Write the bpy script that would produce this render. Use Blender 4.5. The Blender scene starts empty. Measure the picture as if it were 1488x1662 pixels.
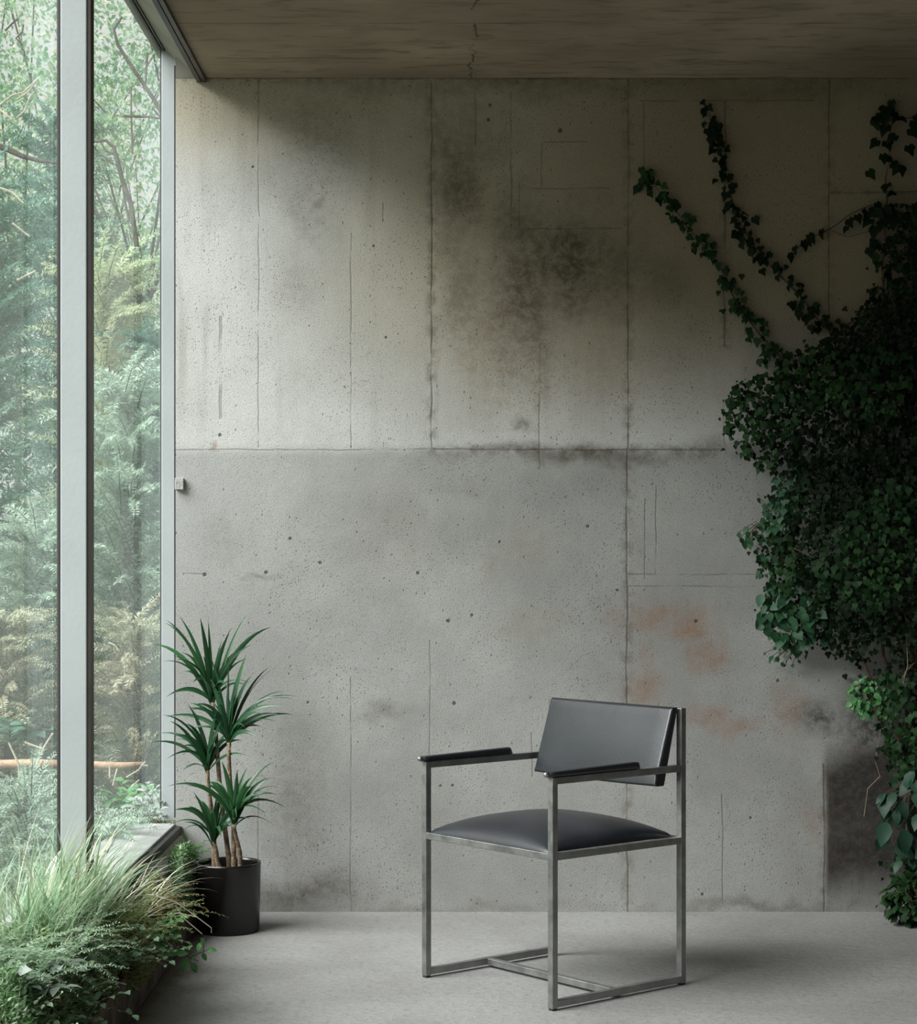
import bpy, bmesh, math
import numpy as np
from mathutils import Vector, Matrix

# ------------------------------------------------------------------ camera, sky, exposure
scene = bpy.context.scene
COL = scene.collection
F_PX, W_PX, H_PX = 3035.0, 1488.0, 1662.0      # focal length and frame in photo pixels
CAM_H, HORIZON = 1.26, 905.0                   # eye height (m), horizon row

cam_data = bpy.data.cameras.new('camera')
cam_data.sensor_fit = 'HORIZONTAL'
cam_data.sensor_width = 36.0
cam_data.lens = 36.0 * F_PX / W_PX
cam_data.shift_x = 0.0
cam_data.shift_y = (HORIZON - H_PX / 2) / W_PX
cam_data.clip_end = 200
cam = bpy.data.objects.new('camera', cam_data)
cam.location = (0, 0, CAM_H)
cam.rotation_euler = (math.radians(90), 0, 0)
COL.objects.link(cam)
scene.camera = cam

scene.view_settings.view_transform = 'Standard'
scene.view_settings.look = 'None'
scene.view_settings.gamma = 1.0
scene.view_settings.use_curve_mapping = False
scene.view_settings.exposure = 0.0
scene.cycles.use_denoising = True
scene.cycles.denoising_prefilter = 'NONE'
scene.cycles.max_bounces = 6
scene.cycles.adaptive_threshold = 0.02
scene.cycles.transparent_max_bounces = 10
scene.cycles.sample_clamp_indirect = 6.0

SKY_STRENGTH = 1.4
world = bpy.data.worlds.new('overcast_sky')
scene.world = world
world.use_nodes = True
wt = world.node_tree
wt.nodes.clear()
w_out = wt.nodes.new('ShaderNodeOutputWorld')
w_bg = wt.nodes.new('ShaderNodeBackground')
w_tc = wt.nodes.new('ShaderNodeTexCoord')
w_sep = wt.nodes.new('ShaderNodeSeparateXYZ')
w_ramp = wt.nodes.new('ShaderNodeValToRGB')
w_ramp.color_ramp.elements[0].position = 0.0
w_ramp.color_ramp.elements[0].color = (0.55, 0.56, 0.55, 1)
w_ramp.color_ramp.elements[1].position = 1.0
w_ramp.color_ramp.elements[1].color = (1.0, 1.0, 0.99, 1)
w_bg.inputs['Strength'].default_value = SKY_STRENGTH
wt.links.new(w_tc.outputs['Generated'], w_sep.inputs[0])
wt.links.new(w_sep.outputs['Z'], w_ramp.inputs[0])
wt.links.new(w_ramp.outputs[0], w_bg.inputs['Color'])
wt.links.new(w_bg.outputs[0], w_out.inputs['Surface'])

# hazy sun behind thin cloud: a broad soft source high on the left
sun_data = bpy.data.lights.new('hazy_sun', 'SUN')
sun_data.energy = 10.5
sun_data.angle = math.radians(48)
sun_data.color = (1.0, .985, .985)
sun = bpy.data.objects.new('hazy_sun', sun_data)
sun.location = (-8, 0, 8)
sun.rotation_euler = Vector((1.0, .60, -1.14)).to_track_quat('-Z', 'Y').to_euler()
COL.objects.link(sun)

# ------------------------------------------------------------------ helpers
D_WALL = 6.65
CEIL = 2.966
RIGHT = 2.25
BACK = -2.6


def pt(px, py, y):
    """World point at depth y that the photo shows at pixel (px, py)."""
    return Vector(((px - 744.0) * y / F_PX, y, CAM_H + (HORIZON - py) * y / F_PX))


def tag(o, label=None, cat=None, group=None, kind=None):
    if label: o['label'] = label
    if cat: o['category'] = cat
    if group: o['group'] = group
    if kind: o['kind'] = kind
    return o


def empty(name, loc=(0, 0, 0), rz=0.0):
    o = bpy.data.objects.new(name, None)
    o.empty_display_size = 0.1
    o.location = loc
    o.rotation_euler = (0, 0, rz)
    COL.objects.link(o)
    return o


def link_mesh(name, me, mat, parent=None, smooth=False):
    o = bpy.data.objects.new(name, me)
    if mat is not None:
        me.materials.append(mat)
    COL.objects.link(o)
    if parent is not None:
        o.parent = parent
        # geometry is written in world space for parents that sit at a place of their own
        loc = Vector(parent.location)
        p = parent.parent
        while p is not None:
            loc = loc + Vector(p.location)
            p = p.parent
        if parent.rotation_euler.z == 0 and loc.length > 0:
            me.transform(Matrix.Translation(-loc))
    if smooth:
        me.polygons.foreach_set('use_smooth', [True] * len(me.polygons))
    return o


class MB:
    """Collects shapes and links them as one mesh object."""
    def __init__(self):
        self.v, self.f = [], []

    def add(self, verts, faces):
        n = len(self.v)
        self.v += [tuple(map(float, p)) for p in verts]
        self.f += [tuple(n + i for i in f) for f in faces]
        return self

    def box(self, x0, x1, y0, y1, z0, z1):
        v = [(x, y, z) for z in (z0, z1) for y in (y0, y1) for x in (x0, x1)]
        f = [(0, 2, 3, 1), (4, 5, 7, 6), (0, 1, 5, 4), (2, 6, 7, 3), (0, 4, 6, 2), (1, 3, 7, 5)]
        return self.add(v, f)

    def tube(self, pts, rads, n=7, caps=True):
        pts = [np.array(p, float) for p in pts]
        K = len(pts)
        if np.isscalar(rads):
            rads = [rads] * K
        prev = None
        verts, faces = [], []
        for i in range(K):
            t = pts[min(i + 1, K - 1)] - pts[max(i - 1, 0)]
            t = t / (np.linalg.norm(t) + 1e-9)
            if prev is None:
                a = np.array([0, 0, 1.0]) if abs(t[2]) < 0.9 else np.array([1.0, 0, 0])
            else:
                a = prev
            s = a - t * np.dot(a, t)
            s /= np.linalg.norm(s) + 1e-9
            prev = s
            b = np.cross(t, s)
            for k in range(n):
                q = 2 * math.pi * k / n
                verts.append(pts[i] + rads[i] * (math.cos(q) * s + math.sin(q) * b))
        for i in range(K - 1):
            for k in range(n):
                k2 = (k + 1) % n
                faces.append((i * n + k, i * n + k2, (i + 1) * n + k2, (i + 1) * n + k))
        if caps:
            faces.append(tuple(range(n))[::-1])
            faces.append(tuple((K - 1) * n + k for k in range(n)))
        return self.add(verts, faces)

    def build(self, name, mat, parent=None, smooth=False, bevel=0.0, seg=2):
        me = bpy.data.meshes.new(name)
        me.from_pydata(self.v, [], self.f)
        bm = bmesh.new()
        bm.from_mesh(me)
        bmesh.ops.recalc_face_normals(bm, faces=bm.faces)
        if bevel > 0:
            es = [e for e in bm.edges if len(e.link_faces) == 2 and e.calc_face_angle(0) > 0.6]
            bmesh.ops.bevel(bm, geom=es, offset=bevel, segments=seg, profile=0.5, affect='EDGES')
        bm.to_mesh(me)
        bm.free()
        return link_mesh(name, me, mat, parent, smooth)


def fast_mesh(name, verts, loops, sizes):
    """Mesh straight from numpy arrays."""
    me = bpy.data.meshes.new(name)
    verts = np.asarray(verts, np.float32)
    loops = np.asarray(loops, np.int32).ravel()
    sizes = np.asarray(sizes, np.int32)
    me.vertices.add(len(verts))
    me.vertices.foreach_set('co', verts.ravel())
    me.loops.add(len(loops))
    me.loops.foreach_set('vertex_index', loops)
    me.polygons.add(len(sizes))
    starts = np.concatenate([[0], np.cumsum(sizes)[:-1]]).astype(np.int32)
    me.polygons.foreach_set('loop_start', starts)
    me.polygons.foreach_set('loop_total', sizes)
    me.update(calc_edges=True)
    me.validate()
    return me


# leaf templates: along, across, up (unit length, unit width)
T_RHOMB = (np.array([(0, 0, 0), (.45, .5, .08), (1, 0, -.05), (.45, -.5, .08)]), [(0, 1, 2, 3)])
T_FOLD = (np.array([(0, 0, 0), (.4, .5, .10), (1, 0, -.12), (.4, -.5, .10), (.45, 0, 0)]),
          [(0, 4, 1), (1, 4, 2), (0, 3, 4), (3, 2, 4)])
T_OVAL = (np.array([(0, 0, 0), (.33, 0, .02), (.66, 0, 0), (1, 0, -.14),
                    (.12, .30, .05), (.38, .5, .09), (.70, .36, .04),
                    (.12, -.30, .05), (.38, -.5, .09), (.70, -.36, .04)]),
          [(0, 1, 5, 4), (1, 2, 6, 5), (2, 3, 6), (0, 7, 8, 1), (1, 8, 9, 2), (2, 9, 3)])
T_IVY = (np.array([(0, 0, 0), (.35, 0, .03), (.7, 0, 0), (1, 0, -.16),
                   (-.14, .27, .02), (.12, .50, .06), (.34, .56, .0), (.52, .33, .06), (.78, .18, -.01),
                   (-.14, -.27, .02), (.12, -.50, .06), (.34, -.56, .0), (.52, -.33, .06), (.78, -.18, -.01)]),
         [(0, 1, 5, 4), (1, 7, 6, 5), (1, 2, 7), (2, 8, 7), (2, 3, 8),
          (0, 9, 10, 1), (1, 10, 11, 12), (1, 12, 2), (2, 12, 13), (2, 13, 3)])


def unit(a):
    return a / (np.linalg.norm(a, axis=-1, keepdims=True) + 1e-9)


def leaf_arrays(pos, direc, nrm, length, width, template):
    tv, tf = template
    d = unit(direc)
    n = unit(nrm - d * np.sum(nrm * d, axis=1, keepdims=True))
    s = np.cross(n, d)
    L = np.asarray(length)[:, None, None]
    Wd = np.asarray(width)[:, None, None]
    V = (pos[:, None, :] + L * tv[None, :, 0:1] * d[:, None, :] + Wd * tv[None, :, 1:2] * s[:, None, :]
         + L * tv[None, :, 2:3] * n[:, None, :])
    N, M = len(pos), len(tv)
    base = (np.arange(N) * M)[:, None]
    flat = np.concatenate([np.array(f) for f in tf])
    loops = (base + flat[None, :]).ravel()
    sizes = np.tile([len(f) for f in tf], N)
    return V.reshape(-1, 3), loops, sizes


def merge(parts):
    vs, ls, ss, o = [], [], [], 0
    for v, l, s in parts:
        vs.append(v); ls.append(np.asarray(l) + o); ss.append(np.asarray(s)); o += len(v)
    return np.concatenate(vs), np.concatenate(ls), np.concatenate(ss)


def leaves_obj(name, mat, parent, parts, smooth=False):
    v, l, s = merge(parts)
    return link_mesh(name, fast_mesh(name, v, l, s), mat, parent, smooth)


def blade_curves(base, azim, lean0, curl, length, K=7):
    """Curves leaving `base`, tilted lean0 from vertical and bending by curl (rad) along the way."""
    N = len(base)
    t = np.linspace(0, 1, K)
    ang = lean0[:, None] + curl[:, None] * t[None, :] ** 1.3
    step = length[:, None] / (K - 1)
    dr = np.sin(ang) * step
    dz = np.cos(ang) * step
    r = np.concatenate([np.zeros((N, 1)), np.cumsum(dr[:, :-1], 1)], 1)
    z = np.concatenate([np.zeros((N, 1)), np.cumsum(dz[:, :-1], 1)], 1)
    ca, sa = np.cos(azim)[:, None], np.sin(azim)[:, None]
    P = np.stack([base[:, 0:1] + r * ca, base[:, 1:2] + r * sa, base[:, 2:3] + z], -1)
    side = np.stack([-sa, ca, np.zeros_like(sa)], -1)
    return P, np.repeat(side, K, 1), ang


def strip_arrays(P, S, width, profile, fold=0.0):
    """Ribbons along curves P (N,K,3), across S, with a width profile (K) and an optional V fold."""
    N, K, _ = P.shape
    w = width[:, None, None] * np.asarray(profile)[None, :, None] * 0.5
    T = np.gradient(P, axis=1)
    Nn = unit(np.cross(T, S))
    Nn = np.where(Nn[..., 2:3] < 0, -Nn, Nn)
    a = P - S * w + Nn * w * fold
    b = P + S * w + Nn * w * fold
    if fold == 0:
        V = np.stack([a, b], 2).reshape(-1, 3)
        q = np.arange(K - 1)[:, None] * 2 + np.array([0, 1, 3, 2])[None, :]
        per = 2 * K
    else:
        V = np.stack([a, P, b], 2).reshape(-1, 3)
        q = np.concatenate([np.arange(K - 1)[:, None] * 3 + np.array([0, 1, 4, 3])[None, :],
                            np.arange(K - 1)[:, None] * 3 + np.array([1, 2, 5, 4])[None, :]])
        per = 3 * K
    loops = (np.arange(N)[:, None] * per + q.ravel()[None, :]).ravel()
    return V, loops, np.full(N * len(q), 4)


def blades(rng, base, azim, lean0, curl, length, width, K=7, fold=0.0, prof=None):
    P, S, _ = blade_curves(base, azim, lean0, curl, length, K)
    if prof is None:
        t = np.linspace(0, 1, K)
        prof = np.clip(np.minimum(0.55 + 1.8 * t, 1.0) * (1 - t ** 2.2) + 0.02, 0, 1)
    return strip_arrays(P, S, width, prof, fold)


def spray_arrays(rng, P, S, leaf_len, leaf_wid, step=2, fan=0.9, upbias=0.0, template=T_RHOMB):
    """Leaflets on both sides of curves P."""
    N, K, _ = P.shape
    T = unit(np.gradient(P, axis=1))
    parts = []
    for side in (-1, 1):
        idx = np.arange(1, K)
        pos = P[:, idx].reshape(-1, 3)
        t = T[:, idx].reshape(-1, 3)
        s = S[:, idx].reshape(-1, 3) * side
        M = len(pos)
        taper = np.tile(np.sin(np.linspace(0.35, 1.0, len(idx)) * math.pi * .86 + .1), N)
        d = t * (1 - fan * .55) + s * fan + rng.normal(0, .22, (M, 3))
        d[:, 2] += upbias
        n = np.cross(t, s) * side + rng.normal(0, .35, (M, 3))
        L = leaf_len * (0.35 + 0.75 * taper) * rng.uniform(.7, 1.2, M)
        parts.append(leaf_arrays(pos, d, n, L, L * leaf_wid, template))
    return merge(parts)


# ------------------------------------------------------------------ materials
def new_mat(name):
    m = bpy.data.materials.new(name)
    m.use_nodes = True
    nt = m.node_tree
    nt.nodes.clear()
    return m, nt


class NT:
    """Small shorthand for building node trees."""
    def __init__(self, nt):
        self.nt = nt

    def n(self, t, **kw):
        nd = self.nt.nodes.new(t)
        for k, v in kw.items():
            setattr(nd, k, v)
        return nd

    def put(self, sock, val):
        if isinstance(val, bpy.types.NodeSocket):
            self.nt.links.new(val, sock)
        elif val is not None:
            if hasattr(sock.default_value, '__len__') and len(sock.default_value) == 4 and len(val) == 3:
                val = (*val, 1.0)
            sock.default_value = val

    def math(self, op, a, b=None, c=None, clamp=False):
        nd = self.n('ShaderNodeMath', operation=op, use_clamp=clamp)
        for s, v in zip(nd.inputs, (a, b, c)):
            if v is not None:
                self.put(s, v)
        return nd.outputs[0]

    def vmath(self, op, a, b=None):
        nd = self.n('ShaderNodeVectorMath', operation=op)
        self.put(nd.inputs[0], a)
        if b is not None:
            self.put(nd.inputs[1], b)
        return nd.outputs['Value'] if op in ('LENGTH', 'DISTANCE', 'DOT_PRODUCT') else nd.outputs[0]

    def noise(self, vec, scale, detail=3, rough=.55, col=False, dist=0.0):
        nd = self.n('ShaderNodeTexNoise')
        self.put(nd.inputs['Vector'], vec)
        nd.inputs['Scale'].default_value = scale
        nd.inputs['Detail'].default_value = detail
        nd.inputs['Roughness'].default_value = rough
        nd.inputs['Distortion'].default_value = dist
        return nd.outputs['Color' if col else 'Fac']

    def ramp(self, fac, lo, hi, a=0.0, b=1.0, smooth=True):
        nd = self.n('ShaderNodeMapRange', interpolation_type='SMOOTHSTEP' if smooth else 'LINEAR')
        self.put(nd.inputs[0], fac)
        nd.inputs[1].default_value = lo
        nd.inputs[2].default_value = hi
        nd.inputs[3].default_value = a
        nd.inputs[4].default_value = b
        return nd.outputs[0]

    def mix(self, fac, a, b, mode='MIX'):
        nd = self.n('ShaderNodeMix', data_type='RGBA', blend_type=mode)
        self.put(nd.inputs[0], fac)
        self.put(nd.inputs[6], a)
        self.put(nd.inputs[7], b)
        return nd.outputs[2]

    def principled(self, color, rough=.6, metal=0.0, spec=0.5, normal=None, **kw):
        p = self.n('ShaderNodeBsdfPrincipled')
        self.put(p.inputs['Base Color'], color)
        self.put(p.inputs['Roughness'], rough)
        p.inputs['Metallic'].default_value = metal
        p.inputs['Specular IOR Level'].default_value = spec
        if normal is not None:
            self.put(p.inputs['Normal'], normal)
        for k, v in kw.items():
            self.put(p.inputs[k], v)
        return p.outputs[0]

    def bump(self, h, strength, dist):
        b = self.n('ShaderNodeBump')
        b.inputs['Strength'].default_value = strength
        b.inputs['Distance'].default_value = dist
        self.put(b.inputs['Height'], h)
        return b.outputs[0]

    def out(self, sh):
        o = self.n('ShaderNodeOutputMaterial')
        self.put(o.inputs['Surface'], sh)


def leaf_material(name, c1, c2, c3=None, rough=.5, transl=.35, scale=3.0, spec=.35):
    """Leaves whose colour varies from leaf to leaf."""
    m, nt = new_mat(name)
    g = NT(nt)
    geo = g.n('ShaderNodeNewGeometry')
    r = geo.outputs['Random Per Island']
    tc = g.n('ShaderNodeTexCoord').outputs['Object']
    big = g.ramp(g.noise(tc, scale, 2), .35, .65)
    col = g.mix(r, c1, c2)
    if c3 is not None:
        col = g.mix(g.math('MULTIPLY', big, .75), col, c3)
    p = g.principled(col, rough, spec=spec)
    t = g.n('ShaderNodeBsdfTranslucent')
    g.put(t.inputs[0], col)
    mx = g.n('ShaderNodeMixShader')
    mx.inputs[0].default_value = transl
    g.put(mx.inputs[1], p)
    g.put(mx.inputs[2], t.outputs[0])
    g.out(mx.outputs[0])
    return m


def plain_material(name, col, rough=.6, metal=0.0, spec=.5, var=.12, scale=8.0, bump=0.0, bscale=80):
    m, nt = new_mat(name)
    g = NT(nt)
    tc = g.n('ShaderNodeTexCoord').outputs['Object']
    f = g.noise(tc, scale, 4)
    lo = tuple(c * (1 - var) for c in col)
    hi = tuple(min(1, c * (1 + var)) for c in col)
    c = g.mix(g.ramp(f, .3, .7), lo, hi)
    nrm = g.bump(g.noise(tc, bscale, 3), bump, .01) if bump > 0 else None
    g.out(g.principled(c, rough, metal, spec, nrm))
    return m


def wx(px): return (px - 744.0) * D_WALL / F_PX
def wz(py): return CAM_H + (HORIZON - py) * D_WALL / F_PX


def wall_material():
    m, nt = new_mat('aged_board_marked_concrete')
    g = NT(nt)
    P = g.n('ShaderNodeTexCoord').outputs['Object']
    wob = g.vmath('SCALE', g.vmath('SUBTRACT', g.noise(P, 7.0, 4, col=True), (.5, .5, .5)))
    wob.node.inputs['Scale'].default_value = .016
    sep = g.n('ShaderNodeSeparateXYZ')
    g.put(sep.inputs[0], g.vmath('ADD', P, wob))
    flat = g.n('ShaderNodeCombineXYZ')
    g.put(flat.inputs[0], sep.outputs[0]); g.put(flat.inputs[1], sep.outputs[2])
    Q = flat.outputs[0]

    def seg(x0, y0, x1, y1):
        """Distance to an upright or level line given in photo pixels."""
        cx, cz = wx((x0 + x1) / 2), wz((y0 + y1) / 2)
        hx, hz = abs(wx(x1) - wx(x0)) / 2, abs(wz(y1) - wz(y0)) / 2
        d = g.vmath('SUBTRACT', g.vmath('ABSOLUTE', g.vmath('SUBTRACT', Q, (cx, cz, 0))), (hx, hz, 0))
        return g.vmath('LENGTH', g.vmath('MAXIMUM', d, (0, 0, 0)))

    def near(lines):
        acc = None
        for l in lines:
            d = seg(*l)
            acc = d if acc is None else g.math('MINIMUM', acc, d)
        return acc

    def blobs(items, rough=.6, nscale=5.0, soft=.9):
        """Soft stains and tone patches: (px, py, rx, ry, strength)."""
        nz = g.math('SUBTRACT', g.math('MULTIPLY_ADD', g.noise(Q, nscale, 6, .7), .6, g.math('MULTIPLY', streak, .4)), .5)
        acc = None
        for px, py, rx, ry, st in items:
            k = D_WALL / F_PX
            d = g.vmath('LENGTH', g.vmath('DIVIDE', g.vmath('SUBTRACT', warped, (wx(px), wz(py), 0)), (rx * k, ry * k, 1)))
            d = g.math('MULTIPLY_ADD', nz, rough * 2, d)
            v = g.ramp(d, 1.0, 1.0 - soft, 0.0, st)
            acc = v if acc is None else g.math('MAXIMUM', acc, v)
        return g.math('MULTIPLY', acc, grit)

    warp = g.vmath('SCALE', g.vmath('SUBTRACT', g.noise(Q, 4.5, 4, .6, col=True), (.5, .5, .5)))
    warp.node.inputs['Scale'].default_value = .22
    warped = g.vmath('ADD', Q, warp)
    grit = g.math('MULTIPLY', g.ramp(g.noise(Q, 34, 6, .72), .36, .60, .55, 1.0), g.ramp(g.noise(Q, 8, 5, .65), .32, .58, .65, 1.0))

    # base: cool grey, clouded, with upright wash streaks
    cloud = g.noise(Q, 1.6, 5, .6)
    upper = g.mix(g.ramp(cloud, .33, .68), (.49, .49, .475), (.61, .615, .605))
    lower = g.mix(g.ramp(cloud, .33, .68), (.305, .305, .294), (.415, .415, .402))
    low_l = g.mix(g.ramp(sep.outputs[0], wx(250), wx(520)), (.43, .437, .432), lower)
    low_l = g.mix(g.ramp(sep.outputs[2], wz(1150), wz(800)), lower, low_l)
    base = g.mix(g.ramp(sep.outputs[2], wz(745), wz(715)), low_l, upper)
    mp = g.n('ShaderNodeMapping')
    g.put(mp.inputs[0], Q)
    mp.inputs['Scale'].default_value = (1.0, .09, 1.0)
    streak = g.noise(mp.outputs[0], 14, 5, .6)
    hmask = g.ramp(sep.outputs[2], wz(740), wz(560))
    base = g.mix(g.math('MULTIPLY', g.ramp(streak, .5, .75), g.math('MULTIPLY_ADD', hmask, .35, .10)), base, (.30, .28, .24))
    # warm olive tint painted where the top pour lies in shade
    tint = g.math('MAXIMUM', g.math('MULTIPLY', g.ramp(sep.outputs[0], wx(380), wx(760)), g.ramp(sep.outputs[2], wz(735), wz(420))), g.ramp(sep.outputs[2], wz(330), wz(150)))
    base = g.mix(g.math('MULTIPLY', tint, .70), base, (.43, .375, .25))
    base = g.mix(g.math('MULTIPLY', g.math('MULTIPLY', g.ramp(g.math('MULTIPLY_ADD', cloud, .8, sep.outputs[0]), wx(850), wx(1350)), g.ramp(sep.outputs[2], wz(760), wz(430))), .72), base, (.20, .155, .095))  # dirty brown, also painted to darken the shaded top right

    warm = blobs([(830, 540, 170, 210, .75), (960, 560, 130, 160, .55), (760, 330, 130, 170, .5), (600, 180, 330, 90, .40), (1010, 250, 260, 180, .40),
                  (1250, 280, 300, 260, .55), (860, 1010, 120, 40, .25), (640, 860, 90, 120, .12), (850, 890, 60, 70, .22)], .55, 3.0)
    base = g.mix(warm, base, (.30, .245, .165))
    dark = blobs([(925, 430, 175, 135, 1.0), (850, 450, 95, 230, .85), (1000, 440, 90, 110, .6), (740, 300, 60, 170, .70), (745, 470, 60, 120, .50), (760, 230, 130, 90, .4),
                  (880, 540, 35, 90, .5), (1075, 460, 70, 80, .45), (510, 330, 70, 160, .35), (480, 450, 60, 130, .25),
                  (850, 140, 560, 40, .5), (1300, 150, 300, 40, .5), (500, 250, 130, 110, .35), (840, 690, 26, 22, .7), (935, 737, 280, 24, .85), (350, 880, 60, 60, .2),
                  (500, 1445, 170, 55, .70), (480, 1300, 100, 210, .42), (700, 1478, 420, 20, .35), (1200, 1476, 330, 20, .5),  # first two: base stain, then soft plant shade painted beside the pot
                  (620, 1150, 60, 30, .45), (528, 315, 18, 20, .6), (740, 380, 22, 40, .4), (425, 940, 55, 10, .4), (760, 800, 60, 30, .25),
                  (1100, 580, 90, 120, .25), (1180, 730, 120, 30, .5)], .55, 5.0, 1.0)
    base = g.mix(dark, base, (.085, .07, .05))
    rust = blobs([(1075, 1003, 95, 42, .65), (1128, 1015, 58, 52, .75), (1152, 1062, 46, 58, .7), (1045, 1105, 64, 54, .62),
                  (1155, 1165, 46, 30, .65), (1205, 1180, 56, 22, .5), (1275, 1160, 40, 56, .6), (1318, 1330, 22, 60, .35), (1055, 1060, 30, 40, .35),
                  (1400, 1205, 20, 18, .5), (335, 715, 8, 10, .9), (362, 849, 6, 4, .9), (828, 1140, 8, 6, .3), (800, 930, 30, 30, .2)], 1.3, 8.0, 1.0)
    base = g.mix(rust, base, (.29, .155, .085))
    # dark patch by the ivy: straight left edge on the joint, rounded shoulder
    dark_patch_box = g.math('MULTIPLY', g.ramp(g.math('MULTIPLY_ADD', g.math('SUBTRACT', cloud, .5), .05, sep.outputs[0]), wx(1332), wx(1346)), g.ramp(g.math('MULTIPLY_ADD', streak, .10, sep.outputs[2]), wz(1470), wz(1370)))
    dark_patch_box = g.math('MULTIPLY', dark_patch_box, g.ramp(g.math('MULTIPLY_ADD', sep.outputs[0], -.35, g.math('MULTIPLY_ADD', cloud, .15, sep.outputs[2])), wz(1170)-.40, wz(1260)-.40))
    dark_patch = g.math('MAXIMUM', dark_patch_box, blobs([(1330, 1165, 70, 46, .85), (1420, 1180, 110, 110, .9), (1440, 1440, 100, 60, .6)], .35, 4.0))
    base = g.mix(g.math('MULTIPLY', dark_patch, g.math('MULTIPLY_ADD', grit, .20, .78)), base, (.034, .028, .023))

    # formwork joints and scratched lines
    fine = near([(420, 125, 420, 725), (570, 380, 570, 725), (876, 560, 876, 760), (570, 1100, 570, 1478), (698, 1040, 698, 1240),
                 (864, 1190, 864, 1260), (772, 150, 772, 235), (1045, 165, 1045, 270), (1040, 163, 1320, 163), (845, 305, 990, 305),
                 (855, 371, 1010, 371), (880, 230, 955, 230), (880, 230, 880, 300), (843, 300, 843, 365), (1018, 933, 1225, 933),
                 (1018, 952, 1225, 952), (1047, 810, 1047, 940), (1065, 790, 1065, 935), (1175, 640, 1175, 720), (1173, 1290, 1173, 1460),
                 (357, 515, 360, 680), (285, 730, 700, 730), (300, 932, 330, 932), (622, 330, 622, 360), (420, 1290, 420, 1400),
                 (830, 150, 830, 340), (285, 270, 287, 272)])
    strong = near([(701, 130, 701, 728), (1020, 127, 1020, 728), (1018, 728, 1018, 1478), (1177, 165, 1177, 560), (1345, 130, 1345, 520),
                   (1345, 312, 1600, 312), (285, 126.5, 1750, 126.5),  (700, 730, 1170, 730), (1338, 1240, 1338, 1478)])
    brk = g.ramp(g.noise(Q, 9, 3), .3, .55)
    m_fine = g.math('MULTIPLY', g.ramp(fine, .0045, .0008), g.math('MULTIPLY', brk, .36))
    m_strong = g.math('MULTIPLY', g.ramp(strong, .0055, .0008), g.math('MULTIPLY_ADD', brk, .36, .16))
    halo = g.math('MULTIPLY', g.ramp(strong, .035, .0), g.ramp(g.noise(Q, 25, 5), .42, .62, 0, .5))
    lines = g.math('MAXIMUM', m_fine, m_strong)
    base = g.mix(halo, base, (.15, .12, .09))
    base = g.mix(lines, base, (.075, .062, .048))

    # tie holes and blow holes
    k = D_WALL / F_PX
    spot = None
    for px, py, r in [(910, 212, 5.5), (793, 193, 4), (795, 170, 3.5), (357, 706, 4), (471, 874, 4), (519, 914, 4), (432, 929, 4.5), (332, 933, 5),
                      (679, 930, 4), (953, 854, 4), (737, 1142, 4.5), (728, 1008, 4.5), (767, 998, 3.5), (1002, 958, 3), (1262, 1105, 4),
                      (1140, 1452, 3.5), (1218, 1328, 3), (1130, 1008, 4), (626, 548, 3), (606, 399, 3), (411, 272, 3), (735, 1275, 3), (500, 1140, 3), (812, 880, 3), (715, 1275, 3)]:
        d = g.vmath('LENGTH', g.vmath('SUBTRACT', Q, (wx(px), wz(py), 0)))
        d = g.math('SUBTRACT', d, r * k * .62)
        spot = d if spot is None else g.math('MINIMUM', spot, d)
    spotm = g.ramp(spot, .003, -.002)
    vor = g.n('ShaderNodeTexVoronoi')
    mp2 = g.n('ShaderNodeMapping')
    g.put(mp2.inputs[0], Q)
    mp2.inputs['Scale'].default_value = (1.0, .7, 1.0)
    g.put(vor.inputs['Vector'], mp2.outputs[0])
    vor.inputs['Scale'].default_value = 42
    vsep = g.n('ShaderNodeSeparateColor')
    g.put(vsep.inputs[0], vor.outputs['Color'])
    pit = g.math('MULTIPLY', g.ramp(vor.outputs['Distance'], .16, .08), g.math('GREATER_THAN', vsep.outputs[0], .72))
    vor2 = g.n('ShaderNodeTexVoronoi')
    g.put(vor2.inputs['Vector'], mp2.outputs[0])
    vor2.inputs['Scale'].default_value = 150
    vsep2 = g.n('ShaderNodeSeparateColor')
    g.put(vsep2.inputs[0], vor2.outputs['Color'])
    pit2 = g.math('MULTIPLY', g.ramp(vor2.outputs['Distance'], .30, .16), g.math('GREATER_THAN', vsep2.outputs[0], .62))
    pits = g.math('MAXIMUM', g.math('MULTIPLY', pit, .6), g.math('MULTIPLY', pit2, g.ramp(g.noise(Q, 3, 3), .38, .66, .10, .85)))
    allspots = g.math('MAXIMUM', spotm, pits)
    base = g.mix(g.math('MULTIPLY', allspots, .85), base, (.08, .07, .055))
    # sandy grain
    grain = g.noise(P, 240, 2, .75)
    base = g.mix(g.ramp(grain, .42, .68, .0, .75), base, (.60, .59, .56), 'MULTIPLY')
    h = g.math('SUBTRACT', g.math('MULTIPLY_ADD', grain, .35, g.math('MULTIPLY', g.noise(P, 30, 4), .5)),
               g.math('MAXIMUM', lines, allspots))
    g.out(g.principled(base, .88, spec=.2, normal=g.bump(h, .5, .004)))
    return m


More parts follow.
